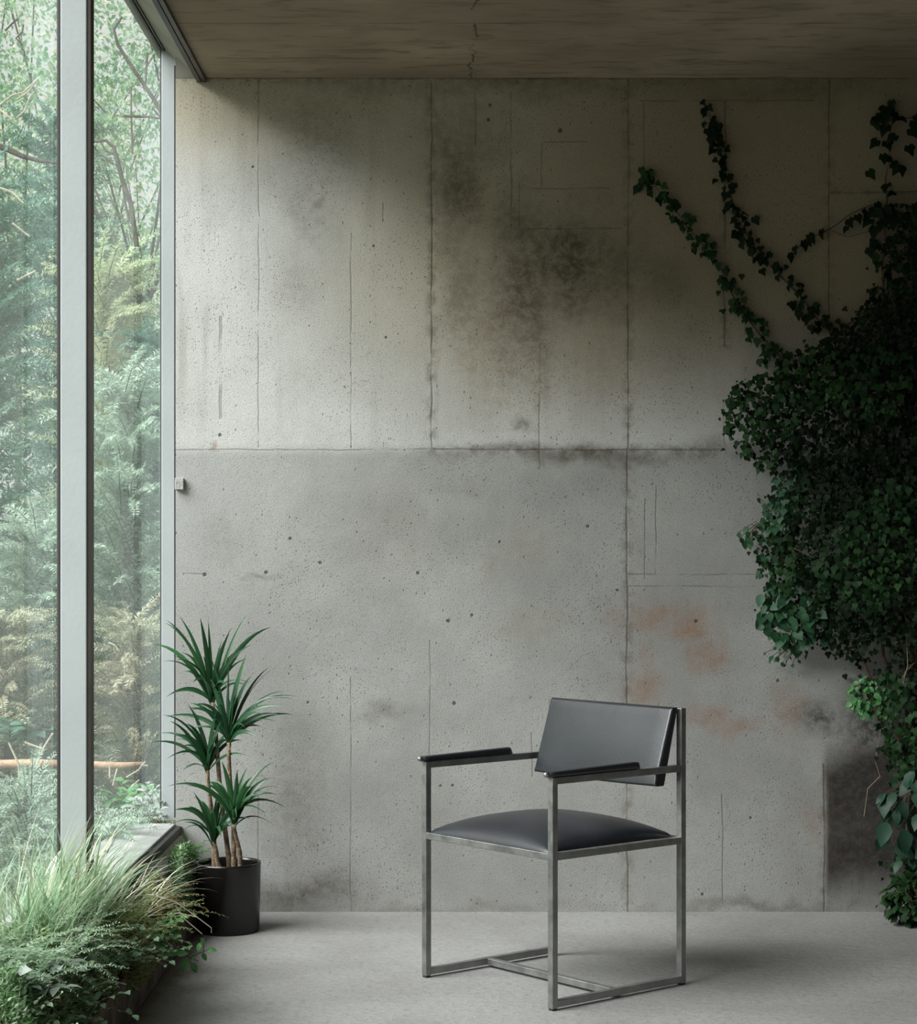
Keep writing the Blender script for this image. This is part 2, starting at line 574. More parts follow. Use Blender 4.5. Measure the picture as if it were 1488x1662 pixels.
def ceiling_material():
    m, nt = new_mat('board_marked_ceiling_concrete')
    g = NT(nt)
    P = g.n('ShaderNodeTexCoord').outputs['Object']
    mp = g.n('ShaderNodeMapping')
    g.put(mp.inputs[0], P)
    mp.inputs['Scale'].default_value = (.25, 1.0, 1.0)
    wood = g.noise(mp.outputs[0], 22, 6, .65, dist=.6)
    wood2 = g.noise(mp.outputs[0], 90, 3, .7)
    cloud = g.noise(P, 1.3, 4)
    c = g.mix(g.ramp(cloud, .35, .65), (.26, .21, .155), (.385, .32, .24))
    c = g.mix(g.ramp(wood, .48, .72, 0, .7), c, (.13, .105, .078))
    sep = g.n('ShaderNodeSeparateXYZ')
    g.put(sep.inputs[0], P)
    # board joints every 0.42 m
    fr = g.math('FRACT', g.math('MULTIPLY', g.math('ADD', sep.outputs[1], .12), 1 / .42))
    dj = g.math('ABSOLUTE', g.math('SUBTRACT', fr, .5))
    j = g.math('MULTIPLY', g.ramp(dj, .012, .003), g.ramp(g.noise(P, 4, 3), .45, .6))
    # one crack
    cx = g.math('MULTIPLY_ADD', g.math('SUBTRACT', g.noise(P, 9, 3), .5), .10, sep.outputs[0])
    cr = g.math('MULTIPLY', g.ramp(g.math('ABSOLUTE', g.math('SUBTRACT', cx, .045)), .006, .001), g.ramp(g.noise(P, 5, 2), .35, .5))
    c = g.mix(g.math('MULTIPLY', g.math('MAXIMUM', j, cr), .75), c, (.05, .04, .03))
    h = g.math('ADD', g.math('MULTIPLY', wood, .6), g.math('MULTIPLY', wood2, .5))
    g.out(g.principled(c, .9, spec=.15, normal=g.bump(h, .55, .006)))
    return m


def floor_material():
    m, nt = new_mat('worn_concrete_floor')
    g = NT(nt)
    P = g.n('ShaderNodeTexCoord').outputs['Object']
    mp = g.n('ShaderNodeMapping')
    g.put(mp.inputs[0], P)
    mp.inputs['Scale'].default_value = (.40, 1.0, 1.0)
    s1 = g.noise(mp.outputs[0], 26, 5, .65, dist=.4)
    s2 = g.noise(mp.outputs[0], 110, 3, .7)
    cl = g.noise(P, 1.8, 4)
    c = g.mix(g.ramp(cl, .35, .65), (.25, .247, .238), (.31, .308, .30))
    c = g.mix(g.ramp(s1, .5, .75, 0, .25), c, (.15, .145, .135))
    c = g.mix(g.ramp(g.noise(P, 170, 2, .7), .42, .68, 0, .38), c, (.11, .107, .098))
    c = g.mix(g.ramp(s2, .46, .70, 0, .6), c, (.13, .125, .115))
    # damp earthy edge along the planter kerb
    sep = g.n('ShaderNodeSeparateXYZ')
    g.put(sep.inputs[0], P)
    e = g.math('MULTIPLY_ADD', g.math('SUBTRACT', g.noise(P, 9, 4), .5), .12, sep.outputs[0])
    c = g.mix(g.ramp(e, -.83, -.89, 0, .7), c, (.10, .075, .055))
    h = g.math('ADD', g.math('MULTIPLY', s1, .7), g.math('MULTIPLY', s2, .6))
    g.out(g.principled(c, .8, spec=.25, normal=g.bump(h, .8, .006)))
    return m


def glass_material():
    """Thin pane with a slight film of dust."""
    m, nt = new_mat('dusty_window_glass')
    g = NT(nt)
    P = g.n('ShaderNodeTexCoord').outputs['Object']
    tr = g.n('ShaderNodeBsdfTransparent')
    tr.inputs[0].default_value = (.95, .97, .96, 1)
    gl = g.n('ShaderNodeBsdfGlossy')
    gl.inputs['Roughness'].default_value = .02
    gl.inputs['Color'].default_value = (.9, .95, .95, 1)
    fr = g.n('ShaderNodeFresnel')
    fr.inputs['IOR'].default_value = 1.35
    m1 = g.n('ShaderNodeMixShader')
    g.put(m1.inputs[0], g.math('MULTIPLY', fr.outputs[0], .22))
    g.put(m1.inputs[1], tr.outputs[0]); g.put(m1.inputs[2], gl.outputs[0])
    df = g.n('ShaderNodeBsdfTranslucent')
    df.inputs[0].default_value = (.75, .82, .80, 1)
    m2 = g.n('ShaderNodeMixShader')
    g.put(m2.inputs[0], g.ramp(g.noise(P, 1.2, 4), .3, .75, .010, .030))
    g.put(m2.inputs[1], m1.outputs[0]); g.put(m2.inputs[2], df.outputs[0])
    g.out(m2.outputs[0])
    return m


def steel_material():
    m, nt = new_mat('brushed_steel')
    g = NT(nt)
    P = g.n('ShaderNodeTexCoord').outputs['Object']
    n = g.noise(P, 25, 4)
    c = g.mix(g.ramp(n, .3, .7), (.25, .25, .245), (.34, .34, .33))
    nd = g.n('ShaderNodeBsdfPrincipled')
    g.put(nd.inputs['Base Color'], c)
    nd.inputs['Metallic'].default_value = .85
    g.put(nd.inputs['Roughness'], g.ramp(n, .3, .7, .38, .5))
    g.out(nd.outputs[0])
    return m


def leather_material():
    m, nt = new_mat('black_leather')
    g = NT(nt)
    P = g.n('ShaderNodeTexCoord').outputs['Object']
    v = g.n('ShaderNodeTexVoronoi')
    g.put(v.inputs['Vector'], P)
    v.inputs['Scale'].default_value = 420
    n = g.noise(P, 6, 3)
    c = g.mix(g.ramp(n, .3, .7), (.010, .012, .016), (.018, .020, .026))
    g.out(g.principled(c, .34, spec=.7, normal=g.bump(v.outputs['Distance'], .12, .002)))
    return m


M = {}
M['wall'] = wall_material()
M['ceiling'] = ceiling_material()
M['floor'] = floor_material()
M['glass'] = glass_material()
M['steel'] = steel_material()
M['leather'] = leather_material()
M['soffit'] = plain_material('olive_grey_soffit_board', (.21, .21, .175), .8, spec=.2, var=.15, scale=4, bump=.1)
M['frame'] = plain_material('pale_grey_painted_metal', (.42, .455, .465), .5, spec=.4, var=.05, scale=3, bump=.05)
M['sill'] = plain_material('weathered_grey_sill', (.33, .34, .335), .7, spec=.3, var=.15, scale=6, bump=.2)
M['gasket'] = plain_material('black_rubber_gasket', (.022, .020, .020), .55, var=.2)
M['track'] = plain_material('dark_bronze_track', (.035, .028, .024), .45, spec=.5, var=.3)
M['kerb'] = plain_material('dark_stained_concrete', (.105, .085, .068), .9, spec=.2, var=.45, scale=14, bump=.6, bscale=60)
M['ledge'] = plain_material('pale_rough_plaster', (.40, .38, .35), .9, spec=.2, var=.2, scale=10, bump=.4)
M['stub'] = plain_material('grey_concrete_stub', (.40, .40, .385), .9, spec=.2, var=.15, scale=40, bump=.4)
M['dull_wall'] = plain_material('raw_dark_concrete', (.085, .078, .068), .9, spec=.2, var=.3, scale=3, bump=.3, bscale=40)
M['soil'] = plain_material('dark_soil', (.045, .033, .024), .95, spec=.1, var=.5, scale=30, bump=.8, bscale=60)
M['earth'] = plain_material('leaf_strewn_earth', (.17, .165, .11), .95, spec=.1, var=.5, scale=9, bump=.8, bscale=40)
M['pot'] = plain_material('black_glazed_ceramic', (.007, .006, .006), .24, spec=.5, var=.15)
M['cane'] = plain_material('ringed_brown_cane', (.20, .145, .10), .8, spec=.2, var=.45, scale=40, bump=.5, bscale=120)
M['bark'] = plain_material('grey_brown_bark', (.085, .075, .06), .9, spec=.15, var=.4, scale=14, bump=.6)
M['log'] = plain_material('orange_brown_bare_log', (.46, .30, .20), .85, spec=.2, var=.3, scale=12, bump=.4)
M['twig'] = plain_material('pale_dry_twig', (.48, .43, .34), .9, spec=.15, var=.3, scale=20)
M['vine_stem'] = plain_material('brown_vine_stem', (.11, .075, .055), .85, spec=.2, var=.4, scale=20)
M['tendril'] = plain_material('tan_bare_tendril', (.26, .19, .14), .85, spec=.2, var=.3, scale=20)

M['dracaena'] = leaf_material('dark_dracaena_leaf', (.014, .052, .020), (.036, .125, .040), (.018, .065, .034), rough=.34, transl=.2, spec=.5)
M['grass'] = leaf_material('pale_green_grass', (.20, .36, .19), (.44, .56, .38), (.30, .46, .28), rough=.6, transl=.45)
M['straw'] = leaf_material('pale_straw_grass', (.50, .47, .34), (.74, .74, .62), None, rough=.8, transl=.3)
M['moss'] = leaf_material('olive_moss', (.17, .23, .09), (.38, .44, .22), (.27, .32, .15), rough=.9, transl=.3, scale=6, spec=.1)
M['moss_brown'] = leaf_material('brown_moss', (.17, .125, .06), (.36, .30, .16), (.24, .23, .10), rough=.9, transl=.3, scale=6, spec=.1)
M['moss_green'] = leaf_material('fresh_dark_moss', (.05, .13, .04), (.17, .30, .11), (.09, .20, .07), rough=.8, transl=.3, scale=6, spec=.15)
M['fern'] = leaf_material('soft_green_fern', (.24, .37, .21), (.50, .62, .42), (.33, .47, .32), rough=.65, transl=.4)
M['broad'] = leaf_material('mid_green_broad_leaf', (.08, .20, .09), (.28, .45, .27), (.18, .32, .20), rough=.42, transl=.3, spec=.5)
M['silver'] = leaf_material('silver_green_leaf', (.28, .35, .30), (.42, .48, .43), None, rough=.5, transl=.25)
M['sprig'] = leaf_material('bright_green_sprig_leaf', (.06, .22, .07), (.13, .33, .11), None, rough=.4, transl=.3, spec=.5)
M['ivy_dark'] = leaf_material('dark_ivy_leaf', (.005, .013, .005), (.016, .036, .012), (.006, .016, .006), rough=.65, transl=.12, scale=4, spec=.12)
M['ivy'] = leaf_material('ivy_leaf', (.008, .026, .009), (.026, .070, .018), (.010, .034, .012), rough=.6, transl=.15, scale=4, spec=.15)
M['ivy_bright'] = leaf_material('blue_green_broad_ivy_leaf', (.020, .066, .036), (.055, .140, .078), (.018, .070, .022), rough=.5, transl=.2, scale=5, spec=.25)
M['large_leaf'] = leaf_material('dark_ribbed_large_leaf', (.009, .032, .019), (.022, .066, .038), None, rough=.5, transl=.15, spec=.3)
M['conifer'] = leaf_material('teal_conifer_spray', (.07, .18, .12), (.30, .48, .37), (.15, .31, .23), rough=.7, transl=.35, scale=1.5)
M['conifer_pale'] = leaf_material('pale_grey_green_spray', (.24, .38, .27), (.66, .76, .66), (.40, .54, .42), rough=.7, transl=.35, scale=2.0)
M['yellow_leaf'] = leaf_material('yellow_green_leaf', (.44, .50, .26), (.84, .80, .60), (.40, .54, .32), rough=.65, transl=.45, scale=1.2)
M['tree_leaf'] = leaf_material('mid_green_tree_leaf', (.15, .32, .14), (.46, .58, .36), (.20, .38, .25), rough=.6, transl=.45, scale=.8)
M['dry_leaf'] = leaf_material('dry_brown_leaf', (.34, .33, .21), (.68, .65, .50), (.38, .48, .32), rough=.8, transl=.35, scale=2.0)

# ------------------------------------------------------------------ room shell
XG = -1.0775          # plane of the glazing
XW = -1.006          # left end of the back wall
XK = -.89            # face of the planter kerb
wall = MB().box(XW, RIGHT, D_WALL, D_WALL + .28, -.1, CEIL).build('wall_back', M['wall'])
tag(wall, 'stained grey concrete wall with board joints behind the chair', 'wall', kind='structure')
fl = MB().box(XK, RIGHT, BACK, D_WALL, -.12, 0).build('floor', M['floor'])
tag(fl, 'bare grey concrete floor under the chair', 'floor', kind='structure')
ce = MB().box(-.93, RIGHT, BACK, D_WALL + .28, CEIL, CEIL + .3).build('ceiling', M['ceiling'])
tag(ce, 'dark board-marked concrete ceiling', 'ceiling', kind='structure')
wr = MB().box(RIGHT, RIGHT + .2, BACK, D_WALL + .28, -.12, CEIL + .3).build('wall_right', M['dull_wall'])
tag(wr, 'raw concrete wall to the right behind the ivy', 'wall', kind='structure')
wf = MB().box(-1.2, RIGHT, BACK - .2, BACK, -.12, CEIL + .3).build('wall_front', M['dull_wall'])
tag(wf, 'raw concrete wall at the near end of the room', 'wall', kind='structure')

# head above the glazing: sloped soffit board, dark track on the ceiling edge, thin dark beads by the glass
HEAD = 3.11
SILL_Z = .335


def prism_y(prof, y0, y1):
    n = len(prof)
    return MB().add([(x, y0, z) for x, z in prof] + [(x, y1, z) for x, z in prof],
                    [tuple(range(n)), tuple(range(2 * n - 1, n - 1, -1))] + [(i, (i + 1) % n, n + (i + 1) % n, n + i) for i in range(n)])


soff = prism_y([(-1.11, HEAD), (-1.072, HEAD), (-.93, CEIL), (-.93, CEIL + .4), (-1.11, CEIL + .4)], BACK, D_WALL + .28).build('trim_1', M['soffit'])
tag(soff, 'pale sloped soffit board over the window head', 'soffit', kind='structure')
fill = MB().box(XW, -.93, D_WALL - .0005, D_WALL + .279, CEIL, HEAD).build('trim_8', M['soffit'])
tag(fill, 'pale end piece between the soffit and the concrete back wall', 'soffit end', kind='structure')
trk = MB()
trk.box(-.930, -.914, BACK, D_WALL - .001, CEIL - .016, CEIL)
trk.box(-.910, -.896, BACK, D_WALL - .001, CEIL - .016, CEIL)
trk.box(-.914, -.910, BACK, D_WALL - .001, CEIL - .008, CEIL)
trk = trk.build('trim_2', M['track'])
tag(trk, 'dark metal track along the ceiling edge beside the window', 'ceiling track', kind='structure')
bead = MB()
bead.box(-1.086, -1.076, BACK, D_WALL + .13, HEAD - .012, HEAD + .01)
bead.box(-1.070, -1.064, BACK, D_WALL + .13, HEAD - .014, HEAD + .01)
bead = bead.build('trim_3', M['track'])
tag(bead, 'thin dark bead under the soffit along the glass', 'glazing bead', kind='structure')

sealant = MB().box(XW - .005, XW, D_WALL + .0005, D_WALL + .13, SILL_Z, HEAD - .1).build('trim_9', M['gasket'])
tag(sealant, 'thin dark joint between the wall edge and the window jamb', 'joint', kind='structure')

# window_1: pane between the near mullion and the wall; window_2: pane nearer the camera (and on, out of frame)
MULL = [5.03, 3.35, 1.67, -.01, -1.69]


def mullion(parent, y):
    MB().box(-1.071, -1.000, y, y + .062, SILL_Z - .1, HEAD).build('mullion', M['frame'], parent, bevel=.003)
    tag(MB().box(-1.000, -.990, y + .004, y + .05, SILL_Z - .1, HEAD - .06).build('gasket_strip', M['track'], parent), 'dark brown edge strip')
    tag(MB().box(-1.0805, -1.071, y + .002, y + .06, SILL_Z - .1, HEAD).build('gasket_strip', M['gasket'], parent), 'black edge strip')


YJ = D_WALL + .135
w1 = tag(empty('window_1', (XG, 5.1, SILL_Z)), 'tall fixed window pane beside the concrete back wall', 'window', kind='structure')
MB().box(-1.078, XW, YJ, D_WALL + .28, SILL_Z - .03, HEAD).build('jamb', M['frame'], w1, bevel=.003)
tag(MB().box(-1.0835, -1.078, YJ + .002, YJ + .05, SILL_Z, HEAD).build('gasket_strip', M['gasket'], w1), 'thin dark seal at the jamb')
mullion(w1, MULL[0])
MB().box(XG - .003, XG + .003, MULL[0] + .06, YJ + .01, SILL_Z, HEAD).build('glass_pane', M['glass'], w1)
w2 = tag(empty('window_2', (XG, 3.4, SILL_Z)), 'tall fixed window pane left of the grey upright mullion', 'window', kind='structure')
MB().box(XG - .003, XG + .003, MULL[1] + .06, MULL[0] + .004, SILL_Z, HEAD).build('glass_pane', M['glass'], w2)
mullion(w2, MULL[1])
for k in range(2, len(MULL)):
    wn = tag(empty('window_%d' % (k + 1), (XG, MULL[k], SILL_Z)), 'tall fixed window pane out toward the near end of the room', 'window', kind='structure')
    MB().box(XG - .003, XG + .003, MULL[k] + .06, MULL[k - 1] + .004, SILL_Z, HEAD).build('glass_pane', M['glass'], wn)
    mullion(wn, MULL[k])

# sloped sill: pale board outside, black seal, pale rough kerb inside
sill = MB()
for x0, x1, z0, z1 in ((-1.19, -1.006, SILL_Z - .06, SILL_Z - .02),):
    sill.add([(x0, BACK, z0 - .2), (x1, BACK, z0 - .2), (x1, BACK, z1), (x0, BACK, z1),
              (x0, D_WALL - .001, z0 - .2), (x1, D_WALL - .001, z0 - .2), (x1, D_WALL - .001, z1), (x0, D_WALL - .001, z1)],
             [(0, 1, 2, 3), (4, 7, 6, 5), (0, 4, 5, 1), (3, 2, 6, 7), (1, 5, 6, 2), (0, 3, 7, 4)])
sill = sill.build('trim_4', M['sill'], bevel=.004)
tag(sill, 'pale grey window sill board under the glass', 'window sill', kind='structure')
seal = MB().box(-1.003, -.985, BACK, D_WALL - .001, SILL_Z - .055, SILL_Z - .03).build('trim_5', M['gasket'])
tag(seal, 'black seal along the inner edge of the window sill', 'sill seal', kind='structure')
ledge = MB()
prof = [(-1.003, .02), (-.955, .02), (-.955, .235), (-.985, .275), (-1.003, .278)]
n = len(prof)
ledge.add([(x, 5.75, z) for x, z in prof] + [(x, D_WALL - .001, z) for x, z in prof],
          [tuple(range(n)), tuple(range(2 * n - 1, n - 1, -1))] + [(i, (i + 1) % n, n + (i + 1) % n, n + i) for i in range(n)])
ledge = ledge.build('trim_6', M['ledge'], bevel=.006)
tag(ledge, 'pale rough plaster upstand between the sill and the planting', 'upstand', kind='structure')
# planter kerb and soil
kb = MB()
kb.box(XK - .03, XK, BACK, D_WALL - .001, 0, .135)
kb = kb.build('trim_7', M['kerb'], bevel=.006)
tag(kb, 'dark stained kerb holding the planting along the window', 'planter kerb', kind='structure')
sb = MB().box(-1.19, XK - .03, BACK, D_WALL - .001, -.1, .11).build('planter_soil', M['soil'])
tag(sb, 'dark soil of the planting strip below the window', 'soil', kind='structure')
# small concrete stub by the jamb
blk = MB().box(wx(285), wx(299), D_WALL - .02, D_WALL, wz(795), wz(776)).build('wall_stub', M['stub'], bevel=.002)
tag(blk, 'small square concrete stub on the wall edge beside the window jamb', 'wall stub')

# ------------------------------------------------------------------ chair
UA, VA = math.radians(131.0), math.radians(38.6)
CH_W, CH_D, T = .546, .505, .020
near_leg = pt(897, 1640, F_PX * CAM_H / (1640 - HORIZON))
chair = empty('armchair', (near_leg.x, near_leg.y, 0))
tag(chair, 'square steel-framed armchair with black leather seat and back on the concrete floor', 'chair')
U = Vector((math.cos(UA), math.sin(UA), 0))
V = Vector((math.cos(VA), math.sin(VA), 0))
ORG = Vector((near_leg.x, near_leg.y, 0))


def cw(u, v, z):
    return ORG + U * u + V * v + Vector((0, 0, z))


def cbox(name, u0, u1, v0, v1, z0, z1, mat, bevel=.0016, parent=None):
    vs = [cw(u, v, z) for z in (z0, z1) for v in (v0, v1) for u in (u0, u1)]
    f = [(0, 2, 3, 1), (4, 5, 7, 6), (0, 1, 5, 4), (2, 6, 7, 3), (0, 4, 6, 2), (1, 3, 7, 5)]
    return MB().add(vs, f).build(name, mat, parent or chair, bevel=bevel)


h = T / 2
ARM_Z, SEAT_Z, BACK_Z = .649, .437, .816
for u in (0, CH_W):
    cbox('leg', u - h, u + h, -h, h, .006, ARM_Z, M['steel'])                                   # front leg
    cbox('leg', u - h, u + h, CH_D - h, CH_D + h, .006, BACK_Z, M['steel'])                     # rear leg with back post
    cbox('arm_rail', u - h, u + h, h, CH_D - h, ARM_Z - T, ARM_Z, M['steel'])
    cbox('seat_rail', u - h, u + h, h, CH_D - h, SEAT_Z - T, SEAT_Z, M['steel'])
    cbox('base_rail', u - h, u + h, h, CH_D - h, .008, .008 + T, M['steel'])
    for v in (0, CH_D):
        tag(cbox('foot_glide', u - h * .8, u + h * .8, v - h * .8, v + h * .8, 0, .006, M['gasket'], 0), 'black foot pad')
cbox('seat_rail', h, CH_W - h, -h, h, SEAT_Z - T, SEAT_Z, M['steel'])
cbox('seat_rail', h, CH_W - h, CH_D - h, CH_D + h, SEAT_Z - T, SEAT_Z, M['steel'])
cbox('stretcher', h, CH_W - h, CH_D * .47 - h, CH_D * .47 + h, .008, .008 + T, M['steel'])


def grid_surface(nu, nv, fn):
    vs = [fn(i / (nu - 1), j / (nv - 1)) for j in range(nv) for i in range(nu)]
    fs = [(j * nu + i, j * nu + i + 1, (j + 1) * nu + i + 1, (j + 1) * nu + i) for j in range(nv - 1) for i in range(nu - 1)]
    return vs, fs


def pillow(name, parent, to_world, nu=34, nv=30):
    """Closed cushion: to_world(a, b, s) with a, b in 0..1 and s = +1 top, -1 bottom."""
    mb = MB()
    top, f1 = grid_surface(nu, nv, lambda a, b: to_world(a, b, 1))
    bot, f2 = grid_surface(nu, nv, lambda a, b: to_world(a, b, -1))
    mb.add(top, f1)
    mb.add(bot, [tuple(reversed(f)) for f in f2])
    rim = [j * nu for j in range(nv)]
    loop = [i for i in range(nu)] + [j * nu + nu - 1 for j in range(1, nv)] + [(nv - 1) * nu + i for i in range(nu - 2, -1, -1)] + [j * nu for j in range(nv - 2, 0, -1)]
    n0 = nu * nv
    L = len(loop)
    mb.f += [(loop[k], loop[(k + 1) % L], n0 + loop[(k + 1) % L], n0 + loop[k]) for k in range(L)]
    return mb.build(name, M['leather'], parent, smooth=True)


def ease(t, k=5.0):
    d = min(t, 1 - t)
    return 1 - math.exp(-d * k) if d > 0 else 0.0


def seat_fn_inner(a, b, s):
    m = .010
    u = m + a * (CH_W - 2 * m)
    v = -.004 + b * (CH_D - .010)
    e = (ease(a, 8.5) * ease(b, 8.5)) / (ease(.5, 8.5) ** 2)
    if s < 0:
        return cw(u, v, SEAT_Z + .0005)
    dome = .010 * min(1, min(a, 1 - a, b, 1 - b) * 25) + .052 * e
    return cw(u, v, SEAT_Z + .001 + dome)


seat = pillow('seat_cushion', chair, seat_fn_inner)

# backrest: padded slab hung from the posts, its lower edge pushed forward
BK_TOP, BK_BOT = .819, .592
ER = .009


def edge_coords(L, r, ne=6, ni=11):
    """Positions 0..L with dense rows inside the rounded rim."""
    q = [r * (1 - math.cos(math.pi / 2 * k / ne)) for k in range(ne)]
    return q + list(np.linspace(r, L - r, ni)) + [L - x for x in reversed(q)]


def round_drop(d, r):
    return 0.0 if d >= r else r - math.sqrt(max(0.0, r * r - (r - d) ** 2))


BW, BH = CH_W - .028, BK_TOP - BK_BOT
us, hs = edge_coords(BW, ER), edge_coords(BH, ER)


def back_point(du, dh, front):
    b = dh / BH
    thick = .026 + .016 * (1 - b)
    vc = CH_D - h - .002 - .026 * b ** .5 * 0 - .056 * (1 - b)
    dr = max(round_drop(min(du, BW - du), ER), round_drop(min(dh, BH - dh), ER))
    if front:
        v = vc - thick + dr - .007 * math.sin(math.pi * du / BW) * math.sin(math.pi * b)
    else:
        v = vc - dr
    z = BK_BOT + dh - .004 * math.sin(math.pi * du / BW) * (1 - b)
    return cw(-.002 + du, v, z)


mb = MB()
nu, nv = len(us), len(hs)
mb.add([back_point(a, b, True) for b in hs for a in us], [(j * nu + i, j * nu + i + 1, (j + 1) * nu + i + 1, (j + 1) * nu + i) for j in range(nv - 1) for i in range(nu - 1)])
mb.add([back_point(a, b, False) for b in hs for a in us], [(j * nu + i, (j + 1) * nu + i, (j + 1) * nu + i + 1, j * nu + i + 1) for j in range(nv - 1) for i in range(nu - 1)])
loop = [i for i in range(nu)] + [j * nu + nu - 1 for j in range(1, nv)] + [(nv - 1) * nu + i for i in range(nu - 2, -1, -1)] + [j * nu for j in range(nv - 2, 0, -1)]
mb.f += [(loop[k], loop[(k + 1) % len(loop)], nu * nv + loop[(k + 1) % len(loop)], nu * nv + loop[k]) for k in range(len(loop))]
back = mb.build('backrest', M['leather'], chair, smooth=True)
for u in (.045, CH_W - .045):
    cbox('bracket', u - .008, u + .008, CH_D - h - .004, CH_D + h * .5, BK_TOP - .06, BK_TOP - .035, M['steel'], .001)
# arm pads with a metal nose


def arm_pad(u):
    mb = MB()
    K = 26
    L0, L1 = -.026, .335
    sect = 12
    for i in range(K):
        t = i / (K - 1)
        v = L0 + (L1 - L0) * t
        e = min(1, math.sqrt(max(0, 1 - max(0, (.05 - t) / .05) ** 2))) if t < .05 else (math.sqrt(max(0.0, 1 - max(0, (t - .97) / .03) ** 2)))
        hw = .0135 * max(.25, e)
        hh = (.0075 + .0035 * t) * max(.3, e)
        zc = ARM_Z + .0005 + hh
        for k in range(sect):
            q = 2 * math.pi * k / sect
            c, s = math.cos(q), math.sin(q)
            cu = math.copysign(abs(c) ** .55, c) * hw
            cz = math.copysign(abs(s) ** .6, s) * hh
            mb.v.append(tuple(cw(u + cu, v, zc + cz)))
    for i in range(K - 1):
        for k in range(sect):
            k2 = (k + 1) % sect
            mb.f.append((i * sect + k, i * sect + k2, (i + 1) * sect + k2, (i + 1) * sect + k))
    mb.f.append(tuple(range(sect)))
    mb.f.append(tuple((K - 1) * sect + k for k in range(sect)))
    o = mb.build('arm_pad', M['leather'], chair, smooth=True)
    cap = MB()
    pts = [cw(u, L0 - .006 + .012 * q, ARM_Z + .0085) for q in (0, .35, 1.0)]
    cap.tube([tuple(p) for p in pts], [.004, .0075, .0085], 12)
    tag(cap.build('pad_nose', M['steel'], o, smooth=True), 'small bright metal nose')


arm_pad(0)
arm_pad(CH_W)

# ------------------------------------------------------------------ potted dracaena
POT_Y = 6.32
pot_x = (364.5 - 744) * POT_Y / F_PX
POT_R, POT_H = .110, .232
pot_x = max(pot_x, XK + POT_R + .002)
plant = empty('potted_dracaena', (pot_x, POT_Y, 0))
tag(plant, 'multi-stemmed dracaena in a black cylindrical pot beside the window planting', 'potted plant')
prof = [(.0, 0), (POT_R * .93, 0), (POT_R * .955, .004), (POT_R, POT_H - .006), (POT_R, POT_H), (POT_R - .005, POT_H), (POT_R - .007, POT_H - .01), (POT_R - .01, POT_H - .05)]
mb = MB()
NS = 64
for r, z in prof:
    for k in range(NS):
        q = 2 * math.pi * k / NS
        mb.v.append((pot_x + r * math.cos(q), POT_Y + r * math.sin(q), z))
for i in range(len(prof) - 1):
    for k in range(NS):
        k2 = (k + 1) % NS
        mb.f.append((i * NS + k, i * NS + k2, (i + 1) * NS + k2, (i + 1) * NS + k))
mb.build('pot', M['pot'], plant, smooth=True)
mb = MB()
mb.v = [(pot_x + (POT_R - .011) * math.cos(2 * math.pi * k / 32), POT_Y + (POT_R - .011) * math.sin(2 * math.pi * k / 32), POT_H - .035) for k in range(32)]
mb.f = [tuple(range(32))]
mb.build('potting_soil', M['soil'], plant)

rng = np.random.RandomState(7)
# canes and crowns: (root px, crown base px/py, depth offset of crown, leaf tips, extra leaves)
CROWNS = [
    ((366, 1418), (344, 1140), .02, [(325, 1003), (338, 1008), (405, 992), (376, 1018), (439, 1018), (415, 1046), (270, 1006), (267, 1010), (292, 1001),
                                     (245, 1045), (264, 1073), (372, 1028), (300, 1060), (285, 1070), (385, 1060), (360, 1040)], 16),
    ((376, 1416), (372, 1205), -.05, [(340, 1060), (371, 1075), (400, 1062), (436, 1083), (447, 1084), (488, 1132), (478, 1136), (464, 1122), (458, 1148), (425, 1180),
                                      (418, 1197), (345, 1110), (335, 1090), (430, 1160), (345, 1140), (405, 1180)], 16),
    ((344, 1418), (338, 1250), .0, [(264, 1160), (252, 1192), (305, 1143), (315, 1153), (352, 1150), (270, 1232), (297, 1250), (372, 1200), (360, 1170), (325, 1178),
                                    (285, 1200), (345, 1180), (275, 1170)], 14),
    ((388, 1416), (381, 1338), -.06, [(445, 1237), (402, 1245), (360, 1236), (456, 1278), (465, 1312), (445, 1340), (443, 1262), (272, 1276), (300, 1275), (408, 1262),
                                      (335, 1290), (430, 1320), (420, 1290), (385, 1250), (450, 1290)], 14),
    ((354, 1418), (346, 1366), -.03, [(314, 1285), (306, 1308), (282, 1315), (270, 1342), (290, 1352), (352, 1290), (345, 1310), (328, 1300), (372, 1320), (380, 1340),
                                      (298, 1335), (362, 1305)], 12),
]
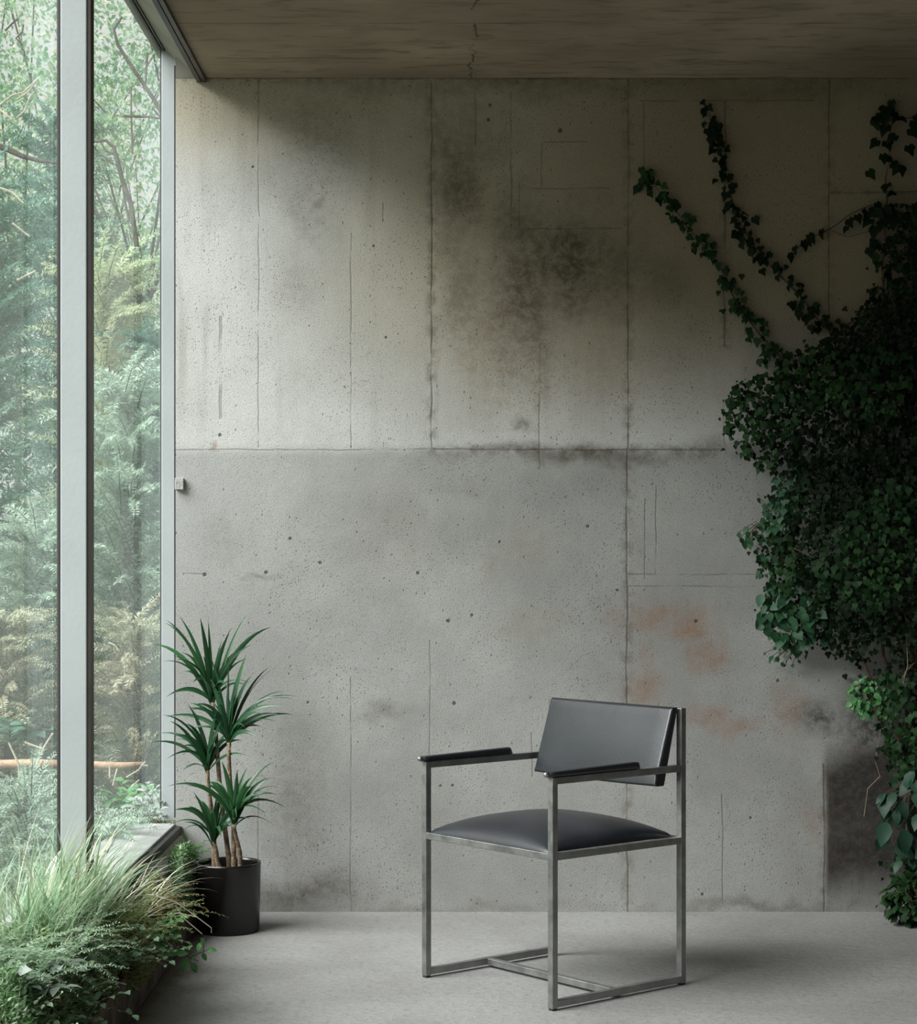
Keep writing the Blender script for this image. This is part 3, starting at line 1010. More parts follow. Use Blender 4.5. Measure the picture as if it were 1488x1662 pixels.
for root, base, dy, tips, extra in CROWNS:
    B = pt(base[0], base[1], POT_Y + dy)
    R = Vector((pot_x + (root[0] - 364.5) * POT_Y / F_PX, POT_Y + dy * .5, POT_H - .04))
    if abs(B.x - R.x) < .002: B.x += .004
    pts = [R + (B - R) * t + Vector((math.sin(t * 7 + root[0]) * .003, math.sin(t * 5) * .003, 0)) for t in np.linspace(0, 1, 12)]
    pts[0] = R
    mb = MB()
    mb.tube([tuple(p) for p in pts], [.0088 - .0028 * (i / 11) + (.0007 if i % 2 else 0) for i in range(12)], 10)
    mb.build('cane', M['cane'], plant, smooth=True)
    # leaves: quadratic arcs from the crown base to each tip
    K = 10
    curves, widths = [], []
    for (tx, ty) in tips:
        dd = rng.uniform(-.10, .08)
        E = np.array(pt(tx, ty, POT_Y + dy + dd))
        b0 = np.array(B) + np.array([rng.uniform(-.006, .006), rng.uniform(-.006, .006), rng.uniform(-.02, .03)])
        span = E - b0
        ctrl = b0 + span * .5 + np.array([0, 0, .40 * abs(span[0]) + .015]) - np.array([span[0] * .12, 0, 0])
        t = np.linspace(0, 1, K)[:, None]
        curves.append((1 - t) ** 2 * b0 + 2 * t * (1 - t) * ctrl + t ** 2 * E)
        widths.append(rng.uniform(.009, .022))
    for k in range(extra):
        az = rng.uniform(0, 2 * math.pi)
        L = rng.uniform(.14, .25)
        el = rng.uniform(.1, 1.25)
        b0 = np.array(B) + np.array([0, 0, rng.uniform(-.01, .03)])
        E = b0 + L * np.array([math.cos(az) * math.cos(el), math.sin(az) * math.cos(el) * .7, math.sin(el) * .9])
        ctrl = b0 + (E - b0) * .45 + np.array([0, 0, .07])
        t = np.linspace(0, 1, K)[:, None]
        curves.append((1 - t) ** 2 * b0 + 2 * t * (1 - t) * ctrl + t ** 2 * E)
        widths.append(rng.uniform(.010, .021))
    P = np.array(curves)
    Tn = unit(P[:, -1] - P[:, 0])
    S = unit(np.cross(Tn, np.array([0.05, -.75, .65])[None, :] + rng.normal(0, .35, (len(P), 3))))
    S = np.repeat(S[:, None, :], K, 1)
    t = np.linspace(0, 1, K)
    profw = np.clip(np.minimum(.45 + 1.7 * t, 1) * (1 - t ** 2.5) + .03, 0, 1)
    leaves_obj('leaf_crown', M['dracaena'], plant, [strip_arrays(P, S, np.array(widths), profw, fold=.35)], smooth=True)

# ------------------------------------------------------------------ ivy on the back wall
ivy_edge_y = [330, 370, 420, 480, 505, 525, 560, 590, 610, 640, 690, 730, 770, 800, 840, 870, 920, 960, 1000, 1035, 1065, 1090, 1110, 1150, 1190, 1230, 1300, 1400, 1470, 1505]
ivy_edge_x = [1448, 1430, 1427, 1420, 1390, 1350, 1292, 1248, 1205, 1178, 1163, 1188, 1248, 1243, 1248, 1220, 1230, 1236, 1250, 1300, 1372, 1390, 1384, 1402, 1428, 1442, 1445, 1450, 1448, 1458]


def wall_leaves(rng, px, py, off, size, template=T_IVY, aspect=.85, hang=1.0):
    y = D_WALL - off
    pos = np.stack([(px - 744) * y / F_PX, y, CAM_H + (HORIZON - py) * y / F_PX], -1)
    N = len(px)
    d = np.stack([rng.normal(0, .55, N), rng.normal(-.25, .3, N), -hang * np.ones(N) + rng.normal(0, .35, N)], -1)
    n = np.stack([rng.normal(-.35, .45, N), -1 + rng.normal(0, .3, N), rng.normal(.35, .45, N)], -1)
    # keep the tips off the wall
    return leaf_arrays(pos, d, n, size, size * aspect, template)


rng = np.random.RandomState(11)
ivy = empty('climbing_ivy', (1.75, D_WALL - .2, 0))
tag(ivy, 'dense dark ivy mass filling the right corner of the concrete wall', 'climbing plant')
N = 36000
py = rng.uniform(330, 1500, N)
edge = np.interp(py, ivy_edge_y, ivy_edge_x)
edge = edge + 16 * np.sin(py * .055) * np.sin(py * .021 + 1) + 8 * np.sin(py * .17)
px = edge + (1 - rng.power(1.0, N)) * (1740 - edge) + rng.normal(0, 13, N)
inner = np.clip((px - edge) / 230, 0, 1)
keep = (rng.uniform(0, 1, N) < np.clip((px - edge) / 110 + .12, .08, 1)) & (px > 1155)
low = (py > 1180) & (px < 1480)
keep &= ~(low & (rng.uniform(0, 1, N) < .4))
keep &= ~((py > 1035) & (py < 1200) & (px > 1395) & (px < 1500) & (rng.uniform(0, 1, N) < .72))
px, py, inner = px[keep], py[keep], inner[keep]
N = len(px)
off = .018 + inner ** .8 * .30 * rng.uniform(.45, 1.0, N) + rng.uniform(0, .03, N)
size = rng.uniform(.009, .022, N) + .012 * (rng.uniform(0, 1, N) > .9)
wl = wall_leaves(rng, px, py, off, size)
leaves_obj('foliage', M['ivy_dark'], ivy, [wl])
# lighter outer leaves scattered over the face of the mass
N = 4200
py = rng.uniform(560, 1500, N)
edge = np.interp(py, ivy_edge_y, ivy_edge_x)
px = edge + rng.uniform(0, 1, N) * (1700 - edge)
cl = np.sin(px * .031 + 1.3) + np.sin(py * .023) + np.sin((px + py) * .017)
keep = cl > .1
px, py, edge = px[keep], py[keep], edge[keep]
inner = np.clip((px - edge) / 230, 0, 1)
off = .03 + inner ** .8 * .32 + rng.uniform(0, .03, len(px))
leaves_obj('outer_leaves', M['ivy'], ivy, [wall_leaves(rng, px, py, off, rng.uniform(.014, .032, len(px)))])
# woody stems inside the mass
mb = MB()
for k in range(16):
    x0 = rng.uniform(1440, 1690)
    pts = []
    xx = x0
    for j in range(13):
        yy = 1490 - j * 85
        lim = np.interp(yy, ivy_edge_y, ivy_edge_x) + 25
        xx = max(xx + rng.uniform(-45, 22), lim)
        pts.append(tuple(pt(xx, yy, D_WALL - .02 - rng.uniform(0, .05))))
    mb.tube(pts, list(np.linspace(.008, .003, 13)), 6)
mb.build('stems', M['vine_stem'], ivy)
# bare pale tendrils
mb = MB()
for poly, o in [([(1278, 867), (1288, 890), (1292, 912)], .06), ([(1288, 890), (1330, 910), (1372, 940), (1412, 958)], .16), ([(1228, 800), (1240, 815), (1243, 840)], .03),
             ([(1465, 970), (1470, 1010), (1473, 1080), (1465, 1110)], .22), ([(1357, 1018), (1385, 1052), (1410, 1062)], .10), ([(1400, 1032), (1440, 1020), (1480, 990)], .16),
             ([(1428, 1095), (1455, 1130), (1480, 1160)], .12), ([(1430, 1180), (1420, 1235), (1428, 1260), (1408, 1280), (1402, 1325)], .02),
             ([(1219, 635), (1250, 645), (1262, 690)], .04), ([(1445, 1190), (1440, 1230)], .04), ([(1455, 1120), (1470, 1090), (1484, 1075)], .16)]:
    pp = [tuple(pt(x, y, D_WALL - o)) for x, y in poly]
    tag(MB().tube(pp, .0013, 5).build('tendril', M['tendril'], ivy), 'thin bare tan tendril')


def vine(name, label, pts_px, off, leaf_n, size, rng, spread, mat='ivy_dark', cat='vine', r0=.0035, r1=.0012, group=None, shoots=None):
    o = empty(name, tuple(pt(*pts_px[-1], D_WALL - off)))
    tag(o, label, cat)
    P = np.array(pts_px, float)
    seglen = np.concatenate([[0], np.cumsum(np.linalg.norm(np.diff(P, axis=0), axis=1))])
    tt = np.linspace(0, seglen[-1], 26)
    cx = np.interp(tt, seglen, P[:, 0]) + np.sin(tt * .09) * 1.5
    cy = np.interp(tt, seglen, P[:, 1])
    stem = MB()
    stem.tube([tuple(pt(a, b, D_WALL - off)) for a, b in zip(cx, cy)], list(np.linspace(r1, r0, 26)), 6)
    for s in (shoots or []):
        stem.tube([tuple(pt(a, b, D_WALL - off - .004)) for a, b in s], .0011, 5)
    stem.build('stem', M['vine_stem'], o)
    u = rng.uniform(0, 1, leaf_n)
    q = u * seglen[-1]
    sp = spread[0] + (spread[1] - spread[0]) * u
    lx = np.interp(q, seglen, P[:, 0]) + rng.normal(0, 1, leaf_n) * sp
    ly = np.interp(q, seglen, P[:, 1]) + rng.normal(0, 1, leaf_n) * sp * .7
    oo = off + rng.uniform(.0, .035, leaf_n)
    sz = rng.uniform(size[0], size[1], leaf_n)
    leaves_obj('foliage', M[mat], o, [wall_leaves(rng, lx, ly, oo, sz)])
    return o


rng = np.random.RandomState(23)
vine('ivy_shoot', 'long ivy shoot climbing highest on the wall, left of the dark mass',
     [(1142, 168), (1160, 215), (1175, 270), (1188, 330), (1205, 370), (1228, 410), (1258, 440), (1290, 470), (1320, 510), (1350, 545)], .012, 150, (.020, .036), rng, (5, 15))
vine('ivy_shoot', 'shorter ivy shoot reaching furthest left along the wall',
     [(1040, 275), (1072, 312), (1090, 335), (1118, 370), (1145, 405), (1172, 440), (1190, 480), (1215, 520), (1240, 550), (1275, 590)], .012, 150, (.020, .036), rng, (6, 15),
     mat='ivy')
vine('ivy_shoot', 'ivy strand rising straight up near the right end of the wall',
     [(1452, 170), (1445, 215), (1441, 260), (1438, 300), (1438, 350), (1434, 400), (1432, 470)], .02, 34, (.034, .052), rng, (12, 14))
vine('ivy_shoot', 'thin bare-stemmed ivy tendril arching left from the upper right strand',
     [(1282, 415), (1300, 395), (1345, 372), (1385, 345), (1415, 332), (1440, 340)], .016, 11, (.026, .044), rng, (5, 10), r0=.0022,
     shoots=[[(1345, 372), (1375, 385), (1400, 378), (1440, 370)], [(1400, 338), (1392, 352), (1395, 365)]])
vine('ivy_shoot', 'leafy ivy growth along the top right corner of the wall',
     [(1420, 185), (1450, 195), (1488, 190), (1530, 215)], .02, 26, (.032, .050), rng, (12, 16))
vine('ivy_shoot', 'row of large ivy leaves just above the dense dark mass',
     [(1400, 345), (1440, 345), (1475, 345), (1520, 338)], .03, 16, (.036, .052), rng, (8, 10))

# broad-leaved clumps growing out of the mass


def wall_clump(name, label, px_rng, py_rng, n, size, off, rng, mat, template=T_OVAL, aspect=.75, cat='wall plant', shape=None):
    cx, cy = (px_rng[0] + px_rng[1]) / 2, (py_rng[0] + py_rng[1]) / 2
    o = empty(name, tuple(pt(cx, cy, D_WALL - .04)))
    tag(o, label, cat)
    q = rng.uniform(0, 2 * math.pi, n)
    r = np.sqrt(rng.uniform(0, 1, n))
    px = cx + r * np.cos(q) * (px_rng[1] - px_rng[0]) / 2
    py = cy + r * np.sin(q) * (py_rng[1] - py_rng[0]) / 2
    if shape is not None:
        px = px + shape * (py - cy)
    oo = off + (1 - r) * .06 + rng.uniform(0, .03, n)
    leaves_obj('foliage', M[mat], o, [wall_leaves(rng, px, py, oo, rng.uniform(size[0], size[1], n), template, aspect)], smooth=True)
    mb = MB()
    root = pt(cx + 25, cy - (py_rng[1] - py_rng[0]) * .35, D_WALL - .02)
    for i in rng.choice(n, min(n, 24), replace=False):
        E = pt(px[i], py[i], D_WALL - oo[i])
        mid = root * .5 + E * .5 + Vector((0, -.02, .02))
        mb.tube([tuple(root), tuple(mid), tuple(E)], .0013, 5)
    mb.build('stems', M['vine_stem'], o)
    return o


rng = np.random.RandomState(31)
wall_clump('broadleaf_creeper', 'clump of blue-green heart-shaped leaves at the left edge of the ivy', (1232, 1372), (920, 1050), 150, (.030, .058), .06, rng, 'ivy_bright')
wall_clump('broadleaf_creeper', 'column of small bright green leaves on the ivy edge above the heart-shaped leaves', (1238, 1300), (738, 935), 150, (.018, .034), .05, rng, 'ivy_bright', T_IVY, .85, shape=-.28)
wall_clump('broadleaf_creeper', 'tiny leafy sprig hanging free on the wall below the heart-shaped leaves', (1240, 1312), (1045, 1080), 26, (.012, .026), .015, rng, 'ivy_bright')
wall_clump('broadleaf_creeper', 'pair of small leaves sticking out left of the ivy edge', (1197, 1226), (852, 880), 9, (.022, .036), .03, rng, 'ivy_bright')
wall_clump('broadleaf_creeper', 'fresh yellow-green leaf tuft on the ivy below the hanging tendrils', (1372, 1470), (1095, 1165), 110, (.016, .030), .07, rng, 'sprig')
wall_clump('broadleaf_creeper', 'fresh small-leaved tuft glowing near the top middle of the ivy', (1338, 1362), (612, 668), 26, (.014, .026), .20, rng, 'sprig')
wall_clump('large_leaf_plant', 'drooping plant with large ribbed dark green leaves above the corner shrub', (1428, 1560), (1215, 1410), 60, (.05, .095), .10, rng, 'large_leaf', T_OVAL, .62, cat='plant')

corner = empty('corner_shrub', tuple(pt(1475, 1500, D_WALL - .2)))
tag(corner, 'low round-leaved shrub where the ivy meets the concrete floor', 'shrub')
N = 420
v = unit(rng.normal(0, 1, (N, 3))) * np.cbrt(rng.uniform(.25, 1, N))[:, None]
c0 = np.array([(1500 - 744) * 6.42 / F_PX, 6.42, .09])
pos = c0 + v * np.array([.135, .12, .10])
pos[:, 2] = np.maximum(pos[:, 2], .02)
leaves_obj('foliage', M['ivy'], corner, [leaf_arrays(pos, v * 1.0 + np.array([0, -.3, -.5]) + rng.normal(0, .3, (N, 3)), v + np.array([-.3, -.4, .5]), rng.uniform(.022, .042, N), rng.uniform(.018, .032, N), T_OVAL)], smooth=True)
mb = MB()
for k in range(14):
    E = c0 + v[k] * np.array([.12, .11, .09])
    E[2] = max(E[2], .04)
    mb.tube([(c0[0] + .01 * v[k, 0], c0[1] + .01 * v[k, 1], 0), tuple((c0 + E) / 2 + np.array([0, 0, -.02])), tuple(E)], [.004, .003, .0015], 5)
mb.build('stems', M['vine_stem'], corner)

# ------------------------------------------------------------------ planting strip below the window
rng = np.random.RandomState(41)


def cushion(name, label, cat, centre, radii, n, mats, leaf=(.012, .024), wid=.32, rng=rng, template=T_RHOMB, droop=0.0, kind=None, mound=None):
    """Mossy or leafy mound: a soil core under a coat of small leaves."""
    o = empty(name, (centre[0], centre[1], .11))
    tag(o, label, cat, kind=kind)
    cx, cy, cz = centre
    rx, ry, rz = radii
    core = MB()
    nu, nv = 20, 9
    for j in range(nv):
        a = (math.pi / 2) * j / (nv - 1)
        for i in range(nu):
            q = 2 * math.pi * i / nu
            wob = 1 + .10 * math.sin(3 * q + cx * 9) + .06 * math.sin(5 * q + cy * 7)
            core.v.append((cx + .9 * rx * wob * math.cos(a) * math.cos(q), cy + .9 * ry * wob * math.cos(a) * math.sin(q), cz + .9 * rz * math.sin(a)))
    for j in range(nv - 1):
        for i in range(nu):
            i2 = (i + 1) % nu
            core.f.append((j * nu + i, j * nu + i2, (j + 1) * nu + i2, (j + 1) * nu + i))
    core.build('mound', M['soil'], o, smooth=True)
    share = n // len(mats)
    for mi, mname in enumerate(mats):
        v = unit(rng.normal(0, 1, (share, 3)))
        v[:, 2] = np.abs(v[:, 2])
        q = np.arctan2(v[:, 1], v[:, 0])
        wob = 1 + .10 * np.sin(3 * q + cx * 9) + .06 * np.sin(5 * q + cy * 7)
        pos = np.array(centre) + v * np.array([rx, ry, rz]) * (wob * rng.uniform(.84, 1.04, share))[:, None]
        nn = unit(v / np.array([rx, ry, rz]))
        d = nn + rng.normal(0, .75, (share, 3)) + np.array([droop, 0, .1])
        L = rng.uniform(leaf[0], leaf[1], share)
        leaves_obj('foliage', M[mname], o, [leaf_arrays(pos, d, nn + rng.normal(0, .6, (share, 3)), L, L * wid, template)])
    return o


def tussock(name, label, root, n, length, width, lean, curl, az_c, az_s, mat, rng, dry=0, spread=.05, cat='grass tussock'):
    o = empty(name, tuple(root))
    tag(o, label, cat)
    base = np.array(root)[None, :] + np.stack([rng.normal(0, spread * .5, n), rng.normal(0, spread, n), np.zeros(n)], -1)
    az = rng.normal(az_c, az_s, n)
    leaves_obj('blades', M[mat], o, [blades(rng, base, az, rng.uniform(lean[0], lean[1], n), rng.uniform(curl[0], curl[1], n), rng.uniform(length[0], length[1], n), rng.uniform(width[0], width[1], n), K=8, fold=.25)])
    if dry:
        base = np.array(root)[None, :] + np.stack([rng.normal(0, spread * .5, dry), rng.normal(0, spread, dry), np.zeros(dry)], -1)
        tag(leaves_obj('dry_blades', M['straw'], o, [blades(rng, base, rng.normal(az_c, az_s, dry), rng.uniform(lean[0], lean[1], dry), rng.uniform(curl[0], curl[1], dry) * 1.2, rng.uniform(length[0], length[1], dry) * 1.05, rng.uniform(width[0], width[1], dry) * 1.05, K=8)]), 'pale straw-coloured blades')
    return o


def feathery(name, label, root, n, length, az_c, az_s, lean, curl, mat, rng, leaf=.015, spread=.04, cat='fern'):
    o = empty(name, tuple(root))
    tag(o, label, cat)
    base = np.array(root)[None, :] + np.stack([rng.normal(0, spread * .6, n), rng.normal(0, spread, n), np.zeros(n)], -1)
    P, S, _ = blade_curves(base, rng.normal(az_c, az_s, n), rng.uniform(lean[0], lean[1], n), rng.uniform(curl[0], curl[1], n), rng.uniform(length[0], length[1], n), K=32)
    leaves_obj('fronds', M[mat], o, [spray_arrays(rng, P, S, leaf, .26, fan=.95), strip_arrays(P, S, np.full(n, .0022), np.linspace(1, .3, 32))])
    return o


# mossy mounds from the pot to the camera
cushion('moss_mound', 'dark green moss mound in the corner between window sill and pot', 'moss', (-.935, 6.30, .10), (.045, .28, .165), 14000, ['moss_green', 'moss_green', 'fern'], (.010, .022))
cushion('moss_mound', 'olive moss mound below the end of the window sill', 'moss', (-.965, 5.72, .10), (.10, .30, .15), 14000, ['moss', 'moss_green', 'moss_brown'], (.010, .022))
cushion('moss_mound', 'brown and olive moss mound spilling over the kerb', 'moss', (-.955, 5.28, .10), (.095, .28, .15), 14000, ['moss', 'moss_brown', 'moss'], (.010, .022))
cushion('moss_mound', 'feathery pale olive moss mound under the grass tussock', 'moss', (-1.005, 4.92, .10), (.10, .26, .24), 16000, ['moss', 'fern', 'moss'], (.010, .022))
cushion('moss_mound', 'wide grey-green moss mound at the left edge of the photo', 'moss', (-1.02, 4.52, .10), (.12, .32, .27), 20000, ['fern', 'moss', 'moss_green'], (.010, .020))
cushion('moss_mound', 'dense moss mound in the bottom left corner', 'moss', (-1.02, 4.02, .10), (.13, .32, .24), 16000, ['moss_green', 'fern', 'moss_green'], (.010, .020))

# grass tussocks
tussock('grass_tussock', 'tall pale green grass tussock arching in front of the grey mullion', (-1.035, 4.86, .28), 125, (.20, .36), (.005, .010), (.05, .55), (.2, 1.3), math.radians(20), .9, 'grass', rng, dry=45, spread=.09)
tussock('grass_tussock', 'fine upright grass tussock at the left edge, lower than the mullion one', (-1.04, 4.56, .30), 220, (.12, .27), (.003, .007), (.05, .7), (.2, 1.2), math.radians(0), 1.2, 'grass', rng, dry=14, spread=.09)
tussock('grass_tussock', 'arching straw-tipped grass tussock right of the mullion', (-1.01, 5.12, .23), 80, (.20, .33), (.004, .007), (.25, .7), (.4, 1.5), math.radians(35), .5, 'grass', rng, dry=30, spread=.07)
tussock('grass_tussock', 'thin pale grass tussock trailing over the kerb toward the pot', (-.955, 5.50, .20), 34, (.16, .32), (.002, .004), (.5, 1.1), (.5, 1.3), math.radians(30), .6, 'straw', rng, dry=0, spread=.06)
# ferns and feathery sprays
feathery('feathery_fern', 'feathery olive fern drooping over the middle of the kerb', (-.965, 5.05, .22), 46, (.13, .24), math.radians(0), .9, (.5, 1.1), (.6, 1.5), 'moss', rng, spread=.10)
feathery('feathery_fern', 'soft green fern below the tall grass tussock', (-1.00, 4.70, .25), 74, (.12, .22), math.radians(-20), 1.0, (.4, 1.2), (.6, 1.6), 'fern', rng)
feathery('feathery_fern', 'pale green fern at the lower left edge of the photo', (-1.03, 4.36, .30), 110, (.10, .22), math.radians(-10), 1.3, (.3, 1.2), (.6, 1.5), 'fern', rng, spread=.09)
feathery('feathery_fern', 'small dark fern against the wall behind the pot', (-.945, 6.46, .20), 22, (.08, .15), math.radians(-40), 1.2, (.3, 1.0), (.5, 1.2), 'moss_green', rng, leaf=.013)
feathery('feathery_fern', 'brownish dry fern lying on the kerb beside the pot', (-.945, 5.62, .20), 26, (.10, .19), math.radians(-10), .8, (.7, 1.3), (.4, 1.1), 'moss_brown', rng)


def leafy(name, label, root, n_st, length, az_c, az_s, lean, curl, mat, rng, leaf, per=7, template=T_OVAL, aspect=.62, spread=.05, cat='ground plant'):
    o = empty(name, tuple(root))
    tag(o, label, cat)
    base = np.array(root)[None, :] + np.stack([rng.normal(0, spread * .5, n_st), rng.normal(0, spread, n_st), np.zeros(n_st)], -1)
    P, S, _ = blade_curves(base, rng.normal(az_c, az_s, n_st), rng.uniform(lean[0], lean[1], n_st), rng.uniform(curl[0], curl[1], n_st), rng.uniform(length[0], length[1], n_st), K=per + 2)
    mb = MB()
    for c in P:
        mb.tube([tuple(q) for q in c], list(np.linspace(.0016, .0008, len(c))), 5)
    mb.build('stems', M['vine_stem'], o)
    pos = P[:, 1:].reshape(-1, 3)
    m = len(pos)
    sd = S[:, 1:].reshape(-1, 3) * np.tile(np.where(np.arange(per + 1) % 2 == 0, 1, -1), n_st)[:, None]
    d = sd + unit(np.gradient(P, axis=1))[:, 1:].reshape(-1, 3) * .6 + rng.normal(0, .25, (m, 3))
    nn = np.array([[-.15, -.35, 1.0]]) + rng.normal(0, .35, (m, 3))
    L = rng.uniform(leaf[0], leaf[1], m)
    leaves_obj('foliage', M[mat], o, [leaf_arrays(pos, d, nn, L, L * aspect, template)], smooth=True)
    return o


leafy('ground_creeper', 'dark green creeper with small glossy leaves along the kerb top', (-.935, 4.88, .17), 34, (.08, .20), math.radians(-60), 1.3, (.3, 1.1), (.4, 1.3), 'broad', rng, (.016, .028))
leafy('ground_creeper', 'broad-leaved silver-green plant in the lower left planting', (-.975, 4.32, .26), 26, (.06, .13), math.radians(-40), 1.4, (.3, 1.1), (.3, 1.0), 'silver', rng, (.030, .048), per=4)
leafy('ground_creeper', 'low green leafy plant at the bottom edge of the photo by the kerb', (-.945, 4.48, .15), 34, (.07, .17), math.radians(-40), 1.3, (.3, 1.2), (.3, 1.2), 'broad', rng, (.016, .030))
leafy('ground_creeper', 'small-leaved green plant against the bottom left corner', (-1.00, 4.12, .18), 34, (.06, .14), math.radians(0), 1.6, (.3, 1.2), (.3, 1.0), 'fern', rng, (.014, .026))
leafy('ground_creeper', 'bright green creeper hanging over the kerb near the pot', (-.925, 5.42, .15), 12, (.08, .15), math.radians(-15), .6, (.8, 1.4), (.4, .9), 'sprig', rng, (.018, .032), per=5)
leafy('ground_creeper', 'dark leafy plant on the kerb corner halfway to the pot', (-.935, 5.10, .15), 22, (.07, .16), math.radians(-30), 1.0, (.5, 1.2), (.4, 1.2), 'broad', rng, (.014, .026))

# sprig reaching over the floor
spr = empty('leafy_sprig', tuple(pt(262, 1545, 5.42)))
tag(spr, 'bright leafy sprig trailing from the planting onto the floor beside the pot', 'sprig')
mb = MB()
Y0 = 5.42
branches = [[(238, 1530), (262, 1546), (285, 1548), (306, 1553), (322, 1560)], [(306, 1553), (312, 1572), (318, 1578)], [(306, 1553), (330, 1545), (340, 1540)], [(330, 1545), (332, 1520)]]
for b in branches:
    mb.tube([tuple(pt(x, y, Y0)) for x, y in b], .0012, 5)
mb.build('stem', M['vine_stem'], spr)
lf = [((266, 1545), (30, 4), .042), ((286, 1548), (26, -2), .036), ((305, 1556), (-12, 26), .040), ((311, 1562), (12, 26), .036), ((330, 1535), (-4, -24), .026),
      ((326, 1530), (-6, 16), .030), ((336, 1541), (22, 2), .030), ((331, 1546), (2, 22), .032), ((318, 1550), (-10, 8), .022), ((254, 1540), (18, -8), .034), ((246, 1536), (10, 14), .03)]
pos = np.array([tuple(pt(a[0], a[1], Y0)) for a, _, _ in lf])
d = np.array([(b[0], rng.uniform(-10, 10), -b[1]) for _, b, _ in lf], float)
nn = np.array([(rng.uniform(-.4, .4), -1, .5) for _ in lf])
L = np.array([c for _, _, c in lf])
leaves_obj('foliage', M['sprig'], spr, [leaf_arrays(pos, d, nn, L, L * .58, T_OVAL)], smooth=True)

# dry stalks hanging over the kerb toward the pot
dry = empty('dry_stalk', tuple(pt(180, 1458, 5.25)))
tag(dry, 'long dry straw stalks arching from the planting across the pot base', 'dry stalks')
mb = MB()
for poly, yy in [([(150, 1470), (200, 1454), (245, 1452), (285, 1464), (315, 1485), (343, 1506), (343, 1514)], 5.55), ([(230, 1486), (262, 1485), (290, 1482), (318, 1488)], 5.5),
                 ([(285, 1470), (300, 1492), (328, 1516)], 5.55), ([(205, 1508), (240, 1504), (275, 1502)], 5.35), ([(190, 1560), (225, 1535), (240, 1528)], 5.2),
                 ([(235, 1535), (262, 1522), (280, 1536)], 5.3), ([(0, 1555), (40, 1520)], 4.4), ([(110, 1438), (135, 1408), (160, 1385)], 4.8), ([(120, 1620), (175, 1590), (205, 1598)], 4.7)]:
    MB().tube([tuple(pt(x, y, yy)) for x, y in poly], .0014, 5).build('stalk', M['twig'], dry)

# ------------------------------------------------------------------ garden outside
rng = np.random.RandomState(61)
gm = MB()
NX, NY = 40, 60
xs = np.linspace(-16, -1.2, NX)
ys = np.linspace(-4, 30, NY)
for j in range(NY):
    for i in range(NX):
        gm.v.append((xs[i], ys[j], .06 + .05 * math.sin(xs[i] * 2.1 + ys[j]) + .02 * max(0, ys[j] - 8) + .02 * math.sin(ys[j] * 3.3)))
for j in range(NY - 1):
    for i in range(NX - 1):
        gm.f.append((j * NX + i, j * NX + i + 1, (j + 1) * NX + i + 1, (j + 1) * NX + i))
gnd = gm.build('garden_ground', M['earth'], smooth=True)
tag(gnd, 'overgrown earth of the garden outside the window', 'ground', kind='structure')
gb = MB().add([(-1.2, D_WALL + .3, .04), (4, D_WALL + .3, .04), (4, 30, .04), (-1.2, 30, .04)], [(0, 1, 2, 3)]).build('garden_ground', M['earth'])
tag(gb, 'earth of the garden behind the concrete wall', 'ground', kind='structure')

# ground cover: tufts and small leaves nobody could count
N = 9000
pos = np.stack([rng.uniform(-4.2, -1.25, N), rng.uniform(5.2, 12, N), np.zeros(N)], -1)
pos[:, 2] = .07 + .05 * np.sin(pos[:, 0] * 2.1 + pos[:, 1]) + .02 * np.maximum(0, pos[:, 1] - 8)
cov = leaves_obj('ground_cover', M['conifer_pale'], None, [blades(rng, pos, rng.uniform(0, 6.28, N), rng.uniform(.1, .9, N), rng.uniform(.3, 1.2, N), rng.uniform(.08, .26, N), rng.uniform(.004, .010, N), K=4)])
tag(cov, 'pale grass and low growth covering the garden ground', 'ground cover', kind='stuff')


def conifer(name, label, x, y, z0, height, radius, n_br, mat, rng, leaf=.06, droop=1.2, cat='shrub', taper=.55, K=27, low=.02):
    """Shrub of feathery drooping sprays round a hidden trunk."""
    o = empty(name, (x, y, z0))
    tag(o, label, cat)
    MB().tube([(x, y, z0 - .1), (x + .03, y, z0 + height * .5), (x, y, z0 + height * .96)], [radius * .06 + .012, radius * .04 + .01, .006], 8).build('trunk', M['bark'], o)
    hh = z0 + height * (low + (1 - low) * rng.uniform(0, 1, n_br) ** .9)
    fr = (hh - z0) / height
    base = np.stack([x + rng.normal(0, .02, n_br), y + rng.normal(0, .02, n_br), hh - .05], -1)
    L = radius * (1 - taper * fr) * rng.uniform(.75, 1.15, n_br)
    az = rng.uniform(0, 2 * math.pi, n_br)
    P, S, _ = blade_curves(base, az, rng.uniform(.5, 1.1, n_br), rng.uniform(.5, droop, n_br), L, K=K)
    roll = rng.uniform(-.9, .9, n_br)
    T = unit(np.gradient(P, axis=1))
    Nn = np.cross(T, S)
    S2 = S * np.cos(roll)[:, None, None] + Nn * np.sin(roll)[:, None, None]
    parts = [spray_arrays(rng, P, S2, leaf * .8, .27, fan=.9), spray_arrays(rng, P, unit(S2 + Nn * .9), leaf * .65, .27, fan=.9)]
    leaves_obj('foliage', M[mat], o, parts)
    leaves_obj('branches', M['bark'], o, [strip_arrays(P, S, np.full(n_br, .006), np.linspace(1, .2, K))])
    return o


